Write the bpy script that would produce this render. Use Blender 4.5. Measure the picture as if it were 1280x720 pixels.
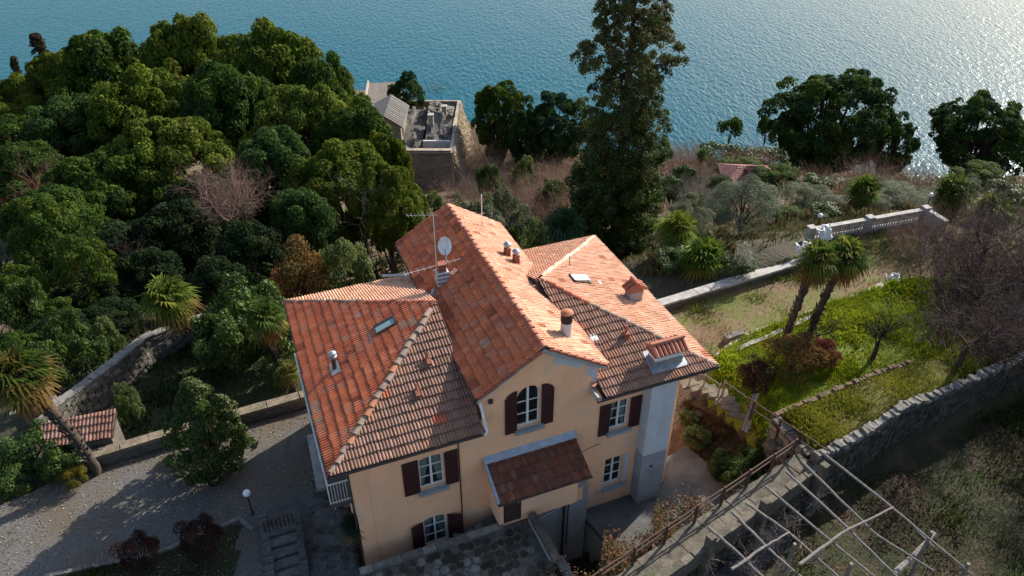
import bpy, bmesh, math, random
import numpy as np
from mathutils import Vector, Matrix
for o in list(bpy.data.objects): bpy.data.objects.remove(o)
R_ = math.radians
scene = bpy.context.scene
COL = scene.collection
# ---------------------------------------------------------------- camera
FPX = 936.0
TH = math.atan(645 / 936.0)
CAMZ = 24.0
cd = bpy.data.cameras.new('camera'); cam = bpy.data.objects.new('camera', cd); COL.objects.link(cam)
cd.lens = 36.0 * FPX / 1280.0; cd.sensor_width = 36.0; cd.clip_start = 0.5; cd.clip_end = 6000
cam.location = (0, 0, CAMZ); cam.rotation_euler = (math.pi / 2 - TH, 0, 0)
scene.camera = cam
# ---------------------------------------------------------------- sky, sun, exposure
SUN_EL = R_(30.0)
SUN_AZ = R_(47.0)            # measured from +x towards +y
w = bpy.data.worlds.new("World"); scene.world = w; w.use_nodes = True
nt = w.node_tree; bg = nt.nodes['Background']
sky = nt.nodes.new('ShaderNodeTexSky'); sky.sky_type = 'NISHITA'; sky.sun_disc = False
sky.sun_elevation = SUN_EL; sky.sun_rotation = math.pi / 2 - SUN_AZ
sky.altitude = 300; sky.air_density = 1.0; sky.dust_density = 1.6; sky.ozone_density = 1.0
nt.links.new(sky.outputs[0], bg.inputs[0]); bg.inputs[1].default_value = 0.135
ld = bpy.data.lights.new('sun', 'SUN'); sun = bpy.data.objects.new('sun', ld); COL.objects.link(sun)
ld.energy = 5.0; ld.angle = R_(0.53); ld.color = (1.0, 0.945, 0.86)
sd = Vector((math.cos(SUN_EL) * math.cos(SUN_AZ), math.cos(SUN_EL) * math.sin(SUN_AZ), math.sin(SUN_EL)))
sun.rotation_euler = sd.to_track_quat('Z', 'Y').to_euler(); sun.location = (60, 60, 80)
vs = scene.view_settings; vs.view_transform = 'Standard'; vs.look = 'None'; vs.exposure = 0.9; vs.gamma = 1.0
vs.use_white_balance = True; vs.white_balance_temperature = 6600; vs.white_balance_tint = 10
scene.render.engine = 'CYCLES'
scene.cycles.max_bounces = 6; scene.cycles.diffuse_bounces = 3; scene.cycles.transparent_max_bounces = 6
# ---------------------------------------------------------------- pixel -> place helpers (used once, when laying things out)
cT, sT = math.cos(TH), math.sin(TH)
def ray(u, v):
    x, y = (u - 640) / FPX, -(v - 360) / FPX
    return np.array([x, cT + y * sT, -sT + y * cT])
def P(u, v, z):
    r = ray(u, v); t = (z - CAMZ) / r[2]; return np.array([r[0] * t, r[1] * t, z])
def PY(u, v, Y):
    r = ray(u, v); t = Y / r[1]; return np.array([r[0] * t, Y, CAMZ + r[2] * t])
def pxm(p):
    return FPX / (p[1] * cT - (p[2] - CAMZ) * sT)
HA = np.array([1137, 450, 0.0]); HA /= np.linalg.norm(HA)
HB = np.array([-450, 1137, 0.0]); HB /= np.linalg.norm(HB)
HO = HA * 0.589 + HB * 16.83
HYAW = math.atan2(HA[1], HA[0])
def HW(a, b, z=0.0):
    p = HO + HA * a + HB * b; return np.array([p[0], p[1], z])
# ---------------------------------------------------------------- tags
def tag(o, label=None, cat=None, group=None, kind=None):
    if label: o['label'] = label
    if cat: o['category'] = cat
    if group: o['group'] = group
    if kind: o['kind'] = kind
    return o
def empty(name, loc, rz=0.0, label=None, cat=None, group=None):
    o = bpy.data.objects.new(name, None); COL.objects.link(o)
    o.location = tuple(loc); o.rotation_euler = (0, 0, rz); o.empty_display_size = 0.3
    return tag(o, label, cat, group)
# ---------------------------------------------------------------- materials
MATS = {}
def N(nt_, t, **kw):
    n = nt_.nodes.new(t)
    for k, v in kw.items(): setattr(n, k, v)
    return n
def material(name, c1, c2=None, streak=None, scale=3.0, rough=0.8, bump=0.0, bscale=20.0, c3=None, s3=0.6, t3=(0.5, 0.65), use_col=False,
             metallic=0.0, spec=0.3, trans=0.0, stretch=(1, 1, 1), bdist=0.02, detail=6, t1=(0.35, 0.65)):
    m = bpy.data.materials.new(name); m.use_nodes = True; t = m.node_tree; b = t.nodes['Principled BSDF']
    L = t.links.new
    geo = N(t, 'ShaderNodeNewGeometry'); mp = N(t, 'ShaderNodeMapping'); mp.inputs['Scale'].default_value = stretch
    L(geo.outputs['Position'], mp.inputs['Vector'])
    c2 = c2 or tuple(x * 0.7 for x in c1)
    n1 = N(t, 'ShaderNodeTexNoise'); n1.inputs['Scale'].default_value = scale; n1.inputs['Detail'].default_value = detail
    n1.inputs['Roughness'].default_value = 0.65
    L(mp.outputs[0], n1.inputs['Vector'])
    r1 = N(t, 'ShaderNodeMapRange'); r1.inputs[1].default_value = t1[0]; r1.inputs[2].default_value = t1[1]
    L(n1.outputs['Fac'], r1.inputs[0])
    mx = N(t, 'ShaderNodeMix', data_type='RGBA'); mx.inputs[6].default_value = (*c1, 1); mx.inputs[7].default_value = (*c2, 1)
    L(r1.outputs[0], mx.inputs[0]); out = mx.outputs[2]
    if c3:
        n3 = N(t, 'ShaderNodeTexNoise'); n3.inputs['Scale'].default_value = s3; n3.inputs['Detail'].default_value = 8; n3.inputs['Roughness'].default_value = 0.7
        L(mp.outputs[0], n3.inputs['Vector'])
        r3 = N(t, 'ShaderNodeMapRange'); r3.inputs[1].default_value = t3[0]; r3.inputs[2].default_value = t3[1]; L(n3.outputs['Fac'], r3.inputs[0])
        m3 = N(t, 'ShaderNodeMix', data_type='RGBA'); L(r3.outputs[0], m3.inputs[0]); L(out, m3.inputs[6]); m3.inputs[7].default_value = (*c3, 1); out = m3.outputs[2]
    if streak:
        ms_ = N(t, 'ShaderNodeMapping'); ms_.inputs['Scale'].default_value = (2.0, 2.0, .3); L(geo.outputs['Position'], ms_.inputs['Vector'])
        n4 = N(t, 'ShaderNodeTexNoise'); n4.inputs['Scale'].default_value = 1.3; n4.inputs['Detail'].default_value = 7; n4.inputs['Roughness'].default_value = .7; L(ms_.outputs[0], n4.inputs['Vector'])
        r4 = N(t, 'ShaderNodeMapRange'); r4.inputs[1].default_value = .5; r4.inputs[2].default_value = .75; r4.inputs[4].default_value = .28; L(n4.outputs['Fac'], r4.inputs[0])
        m4 = N(t, 'ShaderNodeMix', data_type='RGBA'); L(r4.outputs[0], m4.inputs[0]); L(out, m4.inputs[6]); m4.inputs[7].default_value = (*streak, 1); out = m4.outputs[2]
    if use_col:
        at = N(t, 'ShaderNodeAttribute', attribute_name='col')
        mm = N(t, 'ShaderNodeMix', data_type='RGBA', blend_type='MULTIPLY'); mm.inputs[0].default_value = 1
        L(at.outputs['Color'], mm.inputs[6]); L(out, mm.inputs[7]); out = mm.outputs[2]
    L(out, b.inputs['Base Color'])
    b.inputs['Roughness'].default_value = rough; b.inputs['Metallic'].default_value = metallic
    b.inputs['Specular IOR Level'].default_value = spec
    if bump > 0:
        nb = N(t, 'ShaderNodeTexNoise'); nb.inputs['Scale'].default_value = bscale; nb.inputs['Detail'].default_value = 5
        L(mp.outputs[0], nb.inputs['Vector'])
        bp = N(t, 'ShaderNodeBump'); bp.inputs['Strength'].default_value = bump; bp.inputs['Distance'].default_value = bdist
        L(nb.outputs['Fac'], bp.inputs['Height']); L(bp.outputs[0], b.inputs['Normal'])
    if trans > 0:
        tr = N(t, 'ShaderNodeBsdfTranslucent'); L(out, tr.inputs[0]); ms = N(t, 'ShaderNodeMixShader'); ms.inputs[0].default_value = trans
        L(b.outputs[0], ms.inputs[1]); L(tr.outputs[0], ms.inputs[2]); L(ms.outputs[0], t.nodes['Material Output'].inputs[0])
    MATS[name] = m
    return m
M = MATS
W1 = (1, 1, 1)
material('leaf', (1, 1, 1), (.72, .78, .7), scale=1.3, rough=0.75, use_col=True, spec=0.07, trans=0.35)
material('leaf_glossy', (1, 1, 1), (.75, .8, .75), scale=2.3, rough=0.5, use_col=True, spec=0.18, trans=0.25)
material('leaf_matte', (1, 1, 1), (.75, .75, .72), scale=1.3, rough=0.9, use_col=True, spec=0.03, trans=0.3)
material('twig', (1, 1, 1), (.7, .65, .65), scale=2.0, rough=0.9, use_col=True, spec=0.02)
material('bark', (.075, .055, .04), (.03, .024, .02), scale=6, rough=0.95, bump=.6, bscale=25, stretch=(1, 1, .3))
material('tile', (1, 1, 1), (.74, .70, .68), scale=9, rough=0.72, use_col=True, spec=0.25, bump=.25, bscale=60, c3=(.56, .50, .44), s3=.9, t3=(.5, .8), t1=(.4, .75), streak=(.62, .55, .5))
material('stone_dark', (.10, .09, .076), (.045, .042, .036), scale=3.5, rough=.95, bump=.7, bscale=12, bdist=.05, use_col=True, c3=(.05, .06, .025), s3=1.2, t3=(.5, .68))
material('walk_stone', (.15, .128, .10), (.07, .06, .048), scale=3.0, rough=.95, bump=.6, bscale=14, bdist=.05, use_col=True, c3=(.06, .07, .035), s3=1.2, t3=(.5, .7))
material('plaster', (.86, .49, .285), (.79, .425, .235), scale=.9, rough=0.92, bump=.12, bscale=40, c3=(.66, .45, .30), s3=.7, t3=(.5, .66), spec=.1, streak=(.50, .33, .20))
material('plaster_grey', (.33, .335, .33), (.24, .245, .24), streak=(.17, .17, .16), scale=1.2, rough=0.95, bump=.15, bscale=30, c3=(.2, .2, .19), s3=.8, t3=(.55, .8), spec=.1)
material('plaster_pale', (.52, .54, .54), (.43, .45, .45), streak=(.3, .31, .31), scale=1.0, rough=0.95, bump=.12, bscale=30, spec=.1, c3=(.36, .38, .38), s3=1.5, t3=(.55, .8))
material('wood_white', (.72, .72, .68), (.6, .6, .56), scale=5, rough=.6)
material('barge', (.42, .43, .42), (.3, .31, .31), scale=4, rough=.8)
material('shutter', (.050, .016, .014), (.035, .012, .011), scale=5, rough=.65)
material('dark_wood', (.06, .035, .022), (.035, .02, .014), scale=8, rough=.85, bump=.3, bscale=40)
material('grey_wood', (.22, .20, .175), (.12, .108, .095), scale=9, rough=.9, bump=.4, bscale=50)
material('metal_white', (.68, .68, .66), (.5, .5, .48), scale=5, rough=.5, metallic=0.0)
material('zinc', (.36, .39, .41), (.24, .26, .28), scale=5, rough=.5, metallic=.6, spec=.5)
material('dark_metal', (.035, .032, .03), (.05, .03, .022), scale=6, rough=.6, spec=.4)
material('rust', (.10, .055, .035), (.05, .032, .025), scale=8, rough=.85)
material('terracotta', (.42, .16, .085), (.3, .11, .06), scale=7, rough=.8, c3=(.3, .2, .14), s3=2, t3=(.5, .7))
material('brick', (.30, .10, .06), (.2, .075, .05), scale=6, rough=.9)
material('soot', (.015, .014, .013), (.03, .028, .026), scale=8, rough=.9)  # chimney soot, also the painted dark of unlit rooms
material('concrete', (.115, .113, .108), (.062, .062, .06), scale=1.3, rough=.95, bump=.2, bscale=18, c3=(.08, .08, .08), s3=.5, t3=(.5, .72))
material('concrete_pale', (.40, .375, .34), (.25, .235, .21), scale=2.5, rough=.9, bump=.3, bscale=20, c3=(.2, .19, .17), s3=1.6, t3=(.55, .75))
material('stone', (.20, .185, .165), (.10, .093, .083), scale=3.5, rough=.95, bump=.6, bscale=16, bdist=.04, use_col=True, c3=(.13, .14, .09), s3=1.5, t3=(.55, .75))
material('mortar', (.13, .115, .095), (.07, .062, .05), scale=5, rough=.95, bump=.5, bscale=14, bdist=.05)
material('ruin_wall', (.27, .22, .17), (.15, .125, .10), scale=1.4, rough=.95, bump=.7, bscale=3.5, bdist=.12, stretch=(1, 1, 2.6), c3=(.34, .28, .22), s3=.5, t3=(.5, .7))
material('ruin_pale', (.42, .35, .27), (.26, .21, .16), scale=.9, rough=.95, bump=.6, bscale=4, bdist=.1, stretch=(1, 1, .4), c3=(.12, .09, .07), s3=.8, t3=(.5, .7))
material('slate', (.15, .142, .132), (.085, .08, .075), scale=2.2, rough=.9, use_col=True, c3=(.13, .11, .08), s3=.6, t3=(.5, .7))
material('rubble', (.20, .165, .14), (.09, .075, .065), scale=2.2, rough=.95, bump=.8, bscale=5, bdist=.15)
material('cloth_white', (.75, .74, .72), (.6, .6, .58), scale=3, rough=.9)
material('globe', (.8, .8, .78), (.75, .75, .74), scale=3, rough=.35)
material('curtain', (.62, .72, .66), (.45, .56, .52), scale=6, rough=.9)
material('gravel', (.135, .127, .116), (.07, .067, .062), scale=9, rough=.95, bump=.9, bscale=26, bdist=.03, c3=(.10, .078, .055), s3=.3, t3=(.44, .62), detail=10)
material('grass_ground', (.085, .14, .014), (.13, .14, .02), scale=1.1, rough=.95, bump=.9, bscale=9, bdist=.06, c3=(.12, .08, .04), s3=.45, t3=(.58, .72))
material('grass_moss', (.13, .115, .022), (.085, .09, .018), scale=1.6, rough=.95, bump=.9, bscale=10, bdist=.06, c3=(.09, .055, .03), s3=.7, t3=(.5, .66))
material('terrace_earth', (.19, .12, .07), (.14, .095, .05), scale=2.2, rough=.95, bump=.7, bscale=18, bdist=.04, c3=(.10, .12, .022), s3=.32, t3=(.46, .6))
material('earth', (.12, .075, .045), (.06, .04, .027), scale=1.6, rough=.95, bump=.9, bscale=7, bdist=.12, c3=(.035, .045, .015), s3=.7, t3=(.46, .6))
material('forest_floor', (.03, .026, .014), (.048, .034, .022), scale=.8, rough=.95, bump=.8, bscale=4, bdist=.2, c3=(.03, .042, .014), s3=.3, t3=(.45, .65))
material('shade_grass', (.03, .05, .012), (.04, .038, .016), scale=1.3, rough=.95, bump=.9, bscale=9, bdist=.06, c3=(.05, .032, .02), s3=.5, t3=(.5, .66))  # sunken garden ground, tree shade put into the colour
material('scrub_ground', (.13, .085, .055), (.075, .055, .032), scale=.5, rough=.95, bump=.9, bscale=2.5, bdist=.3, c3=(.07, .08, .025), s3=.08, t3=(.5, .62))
material('wet_grass', (.022, .030, .009), (.036, .032, .013), scale=.9, rough=.95, bump=1.0, bscale=7, bdist=.09, c3=(.075, .045, .03), s3=.5, t3=(.5, .66))  # dark turf; the slope's shade is partly put into this colour
def glass_mat():
    m = bpy.data.materials.new('glass'); m.use_nodes = True; b = m.node_tree.nodes['Principled BSDF']
    b.inputs['Base Color'].default_value = (.02, .028, .03, 1); b.inputs['Roughness'].default_value = .06; b.inputs['Specular IOR Level'].default_value = .7
    b.inputs['Alpha'].default_value = .28
    M['glass'] = m
    m = m.copy(); m.name = 'skylight_glass'; b = m.node_tree.nodes['Principled BSDF']; b.inputs['Base Color'].default_value = (.20, .27, .26, 1); b.inputs['Roughness'].default_value = .15
    b.inputs['Alpha'].default_value = 1
    M['skylight_glass'] = m
glass_mat()
def water_mat():
    m = bpy.data.materials.new('lake_water'); m.use_nodes = True; t = m.node_tree; b = t.nodes['Principled BSDF']; L = t.links.new
    b.inputs['Base Color'].default_value = (.0003, .068, .096, 1); b.inputs['Roughness'].default_value = .22; b.inputs['Specular IOR Level'].default_value = .09
    b.inputs['IOR'].default_value = 1.33
    g = N(t, 'ShaderNodeNewGeometry'); mp = N(t, 'ShaderNodeMapping'); mp.inputs['Rotation'].default_value = (0, 0, R_(-28)); mp.inputs['Scale'].default_value = (1.0, .42, 1)
    L(g.outputs['Position'], mp.inputs['Vector'])
    prev = None
    for sc, st, ds in ((.12, .3, .7), (1.05, 1.0, .34), (2.6, .8, .11)):
        n = N(t, 'ShaderNodeTexNoise'); n.inputs['Scale'].default_value = sc; n.inputs['Detail'].default_value = 3; n.inputs['Distortion'].default_value = .4
        L(mp.outputs[0], n.inputs['Vector'])
        bp = N(t, 'ShaderNodeBump'); bp.inputs['Strength'].default_value = st; bp.inputs['Distance'].default_value = ds; L(n.outputs['Fac'], bp.inputs['Height'])
        if prev: L(prev.outputs[0], bp.inputs['Normal'])
        prev = bp
    L(prev.outputs[0], b.inputs['Normal'])
    M['water'] = m
water_mat()
# ---------------------------------------------------------------- mesh helpers
def new_obj(name, me, mat=None, parent=None, smooth=False):
    if mat is not None:
        for mm in (mat if isinstance(mat, (list, tuple)) else [mat]): me.materials.append(M[mm] if isinstance(mm, str) else mm)
    if smooth: me.polygons.foreach_set('use_smooth', [True] * len(me.polygons))
    o = bpy.data.objects.new(name, me); COL.objects.link(o)
    if parent is not None: o.parent = parent
    return o
def mesh_uniform(name, V, F, cols=None):
    """V (n,3), F (m,k) arrays of equal sized faces, cols (m,3)"""
    V = np.asarray(V, dtype=np.float32); F = np.asarray(F, dtype=np.int32); m, k = F.shape
    me = bpy.data.meshes.new(name); me.vertices.add(len(V)); me.vertices.foreach_set('co', V.ravel())
    me.loops.add(m * k); me.loops.foreach_set('vertex_index', F.ravel())
    me.polygons.add(m); me.polygons.foreach_set('loop_start', np.arange(0, m * k, k, dtype=np.int32))
    try: me.polygons.foreach_set('loop_total', np.full(m, k, dtype=np.int32))
    except Exception: pass
    if cols is not None: face_cols(me, cols)
    me.update(calc_edges=True); me.validate()
    return me
def face_cols(me, cols):
    c = np.ones((len(me.polygons), 4), dtype=np.float32); c[:, :3] = cols
    a = me.attributes.new('col', 'FLOAT_COLOR', 'FACE'); a.data.foreach_set('color', c.ravel())
class MB:
    def __init__(s): s.v = []; s.f = []; s.c = []
    def add(s, V, F, col=None):
        o = len(s.v); s.v.extend([tuple(map(float, p)) for p in V]); s.f.extend([tuple(i + o for i in f) for f in F]); s.c.extend([col or (1, 1, 1)] * len(F)); return s
    def box(s, c, size, rz=0.0, M4=None, col=None, taper=1.0):
        x, y, z = [q / 2 for q in size]; ca, sa = math.cos(rz), math.sin(rz); vv = []
        for dz in (-z, z):
            k = taper if dz > 0 else 1.0
            for dx, dy in ((-x * k, -y * k), (x * k, -y * k), (x * k, y * k), (-x * k, y * k)):
                p = Vector((dx * ca - dy * sa, dx * sa + dy * ca, dz))
                if M4 is not None: p = M4 @ p
                vv.append((c[0] + p[0], c[1] + p[1], c[2] + p[2]))
        return s.add(vv, [(0, 3, 2, 1), (4, 5, 6, 7), (0, 1, 5, 4), (1, 2, 6, 5), (2, 3, 7, 6), (3, 0, 4, 7)], col)
    def stone(s, c, size, rz, rng, col=None, j=.12):
        o = len(s.v); s.box(c, size, rz, col=col)
        for i in range(o, o + 8):
            p = s.v[i]; s.v[i] = (p[0] + rng.uniform(-j, j) * size[0], p[1] + rng.uniform(-j, j) * size[1], p[2] + rng.uniform(-j, j) * size[2]); 
        return s
    def tube(s, pts, rad, n=6, col=None, caps=True):
        pts = [Vector(tuple(p)) for p in pts]; m = len(pts)
        if not isinstance(rad, (list, tuple)): rad = [rad] * m
        o = len(s.v); V = []; F = []
        ref = Vector((0, 0, 1))
        for i, p in enumerate(pts):
            d = (pts[min(i + 1, m - 1)] - pts[max(i - 1, 0)]).normalized()
            r = ref if abs(d.dot(ref)) < .95 else Vector((1, 0, 0))
            a = d.cross(r).normalized(); b = d.cross(a).normalized()
            for k in range(n):
                t = 2 * math.pi * k / n; V.append(p + (a * math.cos(t) + b * math.sin(t)) * rad[i])
        for i in range(m - 1):
            for k in range(n): F.append((i * n + k, i * n + (k + 1) % n, (i + 1) * n + (k + 1) % n, (i + 1) * n + k))
        if caps: F.append(tuple(range(n))); F.append(tuple((m - 1) * n + k for k in reversed(range(n))))
        return s.add(V, F, col)
    def lathe(s, c, prof, n=12, col=None):
        V = []; F = []
        for r, z in prof:
            for k in range(n): t = 2 * math.pi * k / n; V.append((c[0] + r * math.cos(t), c[1] + r * math.sin(t), c[2] + z))
        m = len(prof)
        for i in range(m - 1):
            for k in range(n): F.append((i * n + k, i * n + (k + 1) % n, (i + 1) * n + (k + 1) % n, (i + 1) * n + k))
        F.append(tuple(reversed(range(n)))); F.append(tuple((m - 1) * n + k for k in range(n)))
        return s.add(V, F, col)
    def build(s, name, mat, parent=None, smooth=False, label=None, mesh_name=None):
        me = bpy.data.meshes.new(mesh_name or name); me.from_pydata(s.v, [], s.f); face_cols(me, np.array(s.c)) if s.c else None
        me.update(); o = new_obj(name, me, mat, parent, smooth)
        if label: o['label'] = label
        return o
def prism(poly, z0, z1):
    """closed prism from xy polygon (ccw)"""
    n = len(poly); V = [(p[0], p[1], z0) for p in poly] + [(p[0], p[1], z1) for p in poly]
    F = [tuple(reversed(range(n))), tuple(range(n, 2 * n))] + [(i, (i + 1) % n, n + (i + 1) % n, n + i) for i in range(n)]
    return V, F
def copy_tree(o, loc=None, rz=None, sc=None, label=None, parent=None):
    c = o.copy(); COL.objects.link(c); c.parent = parent
    for ch in list(o.children): copy_tree(ch, parent=c)
    if loc is not None: c.location = tuple(loc)
    if rz is not None: c.rotation_euler = (0, 0, rz)
    if sc is not None: c.scale = (sc, sc, sc) if np.isscalar(sc) else tuple(sc)
    if label: c['label'] = label
    return c
# ---------------------------------------------------------------- terrain heights
CTRL = [(-10, 20, -.3), (-20, 17, -.4), (-32, 20, -2), (-5, 12, -.5), (2, 16, -1.5), (10, 12, .6), (0, 0, 4), (-20, 4, 1), (25, 5, 3), (40, 20, 2), (60, 0, 6), (-60, 0, 0), (-60, 40, -9),
        (-22, 30, -2.2), (-13, 30, -2.2), (-12, 36, -4.5), (-30, 36, -6), (-30, 50, -11), (-40, 70, -18), (-60, 90, -25), (-60, 120, -30), (-70, 160, -36), (-112, 180, -38.8), (-127, 160, -37),
        (-3, 38, -5), (0, 50, -10), (0, 70, -18), (-10, 90, -25.5), (-12, 111, -33), (-16, 125, -34), (-30, 160, -37), (-30, 177, -38.9), (10, 141, -38.9), (5, 118, -33.5),
        (9, 38, -.8), (12, 43, -2), (20, 48, -3), (30, 50, -3.5), (10, 52.6, -11), (22, 62, -10), (28, 86, -20.5), (38, 108, -28), (37, 134, -38.9), (56, 100, -26), (57, 129, -38.9),
        (80, 126, -38.9), (105, 128, -38.9), (60, 60, -8), (42, 40, -1), (100, 60, -4), (150, 100, -20), (170, 135, -38.9), (28, 32, .8), (20, 20, .4),
        (9.6, 24, -.6), (10.2, 21.5, -.1), (9, 19.5, -1.3), (0, 220, -60), (-130, 230, -60), (130, 200, -60), (-200, 100, -25), (-200, 200, -45)]
CT = np.array(CTRL, float)
def _tps(r2): return np.where(r2 > 0, r2 * np.log(np.maximum(r2, 1e-9)), 0)
_n = len(CT); _K = _tps(((CT[:, None, :2] - CT[None, :, :2]) ** 2).sum(-1)) + np.eye(_n) * 8.0
_Pm = np.c_[np.ones(_n), CT[:, :2]]; _A = np.zeros((_n + 3, _n + 3)); _A[:_n, :_n] = _K; _A[:_n, _n:] = _Pm; _A[_n:, :_n] = _Pm.T
_S = np.linalg.solve(_A, np.r_[CT[:, 2], 0, 0, 0])
def base_h(x, y):
    x = np.asarray(x, float); y = np.asarray(y, float); h = _S[_n] + _S[_n + 1] * x + _S[_n + 2] * y
    for i in range(_n): h = h + _S[i] * _tps((x - CT[i, 0]) ** 2 + (y - CT[i, 1]) ** 2)
    return h
def sdf(poly, x, y):
    """signed distance, negative inside"""
    d = np.full(x.shape, 1e18); s = np.ones(x.shape); n = len(poly); j = n - 1
    for i in range(n):
        ex, ey = poly[j][0] - poly[i][0], poly[j][1] - poly[i][1]; wx, wy = x - poly[i][0], y - poly[i][1]
        t = np.clip((wx * ex + wy * ey) / (ex * ex + ey * ey), 0, 1); bx, by = wx - ex * t, wy - ey * t
        d = np.minimum(d, bx * bx + by * by)
        c1 = y >= poly[i][1]; c2 = y < poly[j][1]; c3 = ex * wy > ey * wx
        fl = (c1 & c2 & c3) | (~c1 & ~c2 & ~c3); s = np.where(fl, -s, s); j = i
    return s * np.sqrt(d)
def hw2(a, b): p = HW(a, b); return (p[0], p[1])
DRIVE = [(-45, 4), (-45, 12), (-24, 17.5), (-20.5, 19.6), (-18.6, 21.3), (-9.2, 25.5), hw2(.7, 9.3), hw2(.7, 1), hw2(-.5, .6), hw2(-.5, -14)]
GARDEN_L = [(-18.9, 21.7), (-9.3, 25.9), (-9.0, 29), (-12, 31.5), (-17.2, 31.8), (-18.8, 30.3), (-19.8, 27.5), (-20.7, 25.2), (-21, 24.5)]
TERR = [(5, 30.6), (7.5, 32.5), (17.0, 37.1), (18.3, 40.2), (26.6, 42.7), (33, 40), (25, 35.4), (21, 34.5), (19.2, 33.7), (11.8, 30.0), (9.9, 28.2)]
LAWN = [(9.9, 28.2), (11.8, 30.0), (19.2, 33.7), (21, 34.5), (25, 35.2), (28, 33), (22.5, 28.6), (17.2, 26.4), (11.2, 23.1), (10.6, 22.9), (10.2, 24.3), (9.2, 26.2)]
UPPER = [(11.1, 22.6), (15.9, 25.1), (20.9, 27.3), (29, 31.5), (34, 32), (24, 27.0), (19.2, 24.5), (16.2, 23.0), (13.9, 21.7), (11.9, 20.5)]
YARD = [hw2(9.25, .5), hw2(9.95, -3.2), hw2(10.9, -9), hw2(16.5, -9), hw2(16.1, -1.6), hw2(15.05, 2.0), hw2(14.5, 1.8), hw2(13.3, 1.5), hw2(13.2, .5)]
PIT = [hw2(6.75, .4), hw2(9.6, .4), hw2(9.9, -3), hw2(9.9, -14), hw2(6.75, -14)]
def wallS(): return [(12.6, 19.6), (14.5, 20.9), (16.7, 22.2), (19.6, 23.7), (24, 26.3), (34, 31.2)]
SLOPE = wallS() + [(46, 26), (46, -5), (6, -5), (4.9, 14.2), (7.3, 15.4)]
BENCHES = [(DRIVE, 0.0, .25), (GARDEN_L, -1.5, .4), (TERR, 0.0, .3), (LAWN, .55, .3), (UPPER, 1.95, .3), (YARD, -1.3, .3), (PIT, -3.0, .25), (SLOPE, .2, .5)]
def lumps(rs, d, k=7, p=5):
    D = rs.normal(size=(k, 3)); D /= np.linalg.norm(D, axis=1)[:, None]; D[:, 2] = np.abs(D[:, 2]) * .8; q = np.clip(d @ D.T, 0, 1) ** p
    return q.max(1)
def vnoise(x, y, s, seed=0):
    r = np.random.RandomState(seed); T = r.rand(64, 64); X = x / s; Y = y / s
    xi = np.floor(X).astype(int); yi = np.floor(Y).astype(int); fx = X - xi; fy = Y - yi; fx = fx * fx * (3 - 2 * fx); fy = fy * fy * (3 - 2 * fy)
    a = T[xi % 64, yi % 64]; b = T[(xi + 1) % 64, yi % 64]; c = T[xi % 64, (yi + 1) % 64]; d = T[(xi + 1) % 64, (yi + 1) % 64]
    return (a * (1 - fx) + b * fx) * (1 - fy) + (c * (1 - fx) + d * fx) * fy - .5
def H_(x, y):
    x = np.atleast_1d(np.asarray(x, float)); y = np.atleast_1d(np.asarray(y, float)); h = base_h(x, y)
    h = h + vnoise(x, y, 9, 1) * 1.6 * np.clip((y - 34) / 20, 0.1, 1) + vnoise(x, y, 2.2, 2) * .3
    for poly, z, bl in BENCHES:
        d = sdf(poly, x, y); k = np.clip(.5 - d / bl, 0, 1); k = k * k * (3 - 2 * k)
        zz = z
        if poly is LAWN: zz = .55 + vnoise(x, y, 3, 3) * .25
        if poly is UPPER: zz = 1.95 + vnoise(x, y, 2, 4) * .3
        if poly is SLOPE: zz = .1 + vnoise(x, y, 4, 5) * .8 + vnoise(x, y, 1.2, 6) * .2
        if poly is TERR or poly is DRIVE: zz = z + vnoise(x, y, 2, 7) * .06
        h = h * (1 - k) + zz * k
    return h
def hz(x, y): return float(H_(x, y)[0])
def G(u, v, lo=12.0, hi=200.0):
    """where the pixel's ray meets the ground"""
    r = ray(u, v); t = np.linspace(lo, hi, 1500) / r[1]; z = CAMZ + r[2] * t; g = H_(r[0] * t, r[1] * t)
    i = np.argmax(z < g); t0 = t[i]; return np.array([r[0] * t0, r[1] * t0, float(g[i])])
# ================================================================ SETTING
def grid_mesh(x0, x1, y0, y1, res):
    xs = np.arange(x0, x1 + 1e-6, res); ys = np.arange(y0, y1 + 1e-6, res); X, Y = np.meshgrid(xs, ys, indexing='ij')
    return xs, ys, X, Y
NX0, NX1, NY0, NY1 = -30.0, 40.0, 8.0, 48.0
xs, ys, X, Y = grid_mesh(NX0, NX1, NY0, NY1, .28)
Z = H_(X.ravel(), Y.ravel()).reshape(X.shape)
nx, ny = X.shape
idx = np.arange(nx * ny).reshape(nx, ny)
quads = np.stack([idx[:-1, :-1], idx[1:, :-1], idx[1:, 1:], idx[:-1, 1:]], -1).reshape(-1, 4)
cx = (X[:-1, :-1] + .14).ravel(); cy = (Y[:-1, :-1] + .14).ravel()
zone = np.zeros(len(quads), int)
for k, (poly, off) in enumerate([(DRIVE, .05), (GARDEN_L, .1), (TERR, .1), (LAWN, .15), (UPPER, .3), (SLOPE, 1.0)], 1):
    zone[sdf(poly, cx, cy) < off] = k
LAWN2 = [(-45, 4), (-45, 10), (-20, 15.6), (-16.3, 16.5), (-13.2, 17.3), (-10.6, 18.8), (-9.9, 16), (-9.5, 4)]
zone[sdf(LAWN2, cx, cy) < 0] = 7
earth = (zone == 0) & (cx > 5.5) & (cx < 13) & (cy < 28)
zone[earth] = 8
VZ = np.stack([X.ravel(), Y.ravel(), Z.ravel()], 1)
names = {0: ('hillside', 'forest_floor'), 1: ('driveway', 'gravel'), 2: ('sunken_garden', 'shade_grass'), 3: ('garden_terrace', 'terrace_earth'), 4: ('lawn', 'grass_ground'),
         5: ('grass_bank', 'grass_moss'), 6: ('slope', 'wet_grass'), 7: ('roadside_lawn', 'wet_grass'), 8: ('earth_bank', 'earth')}
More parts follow.
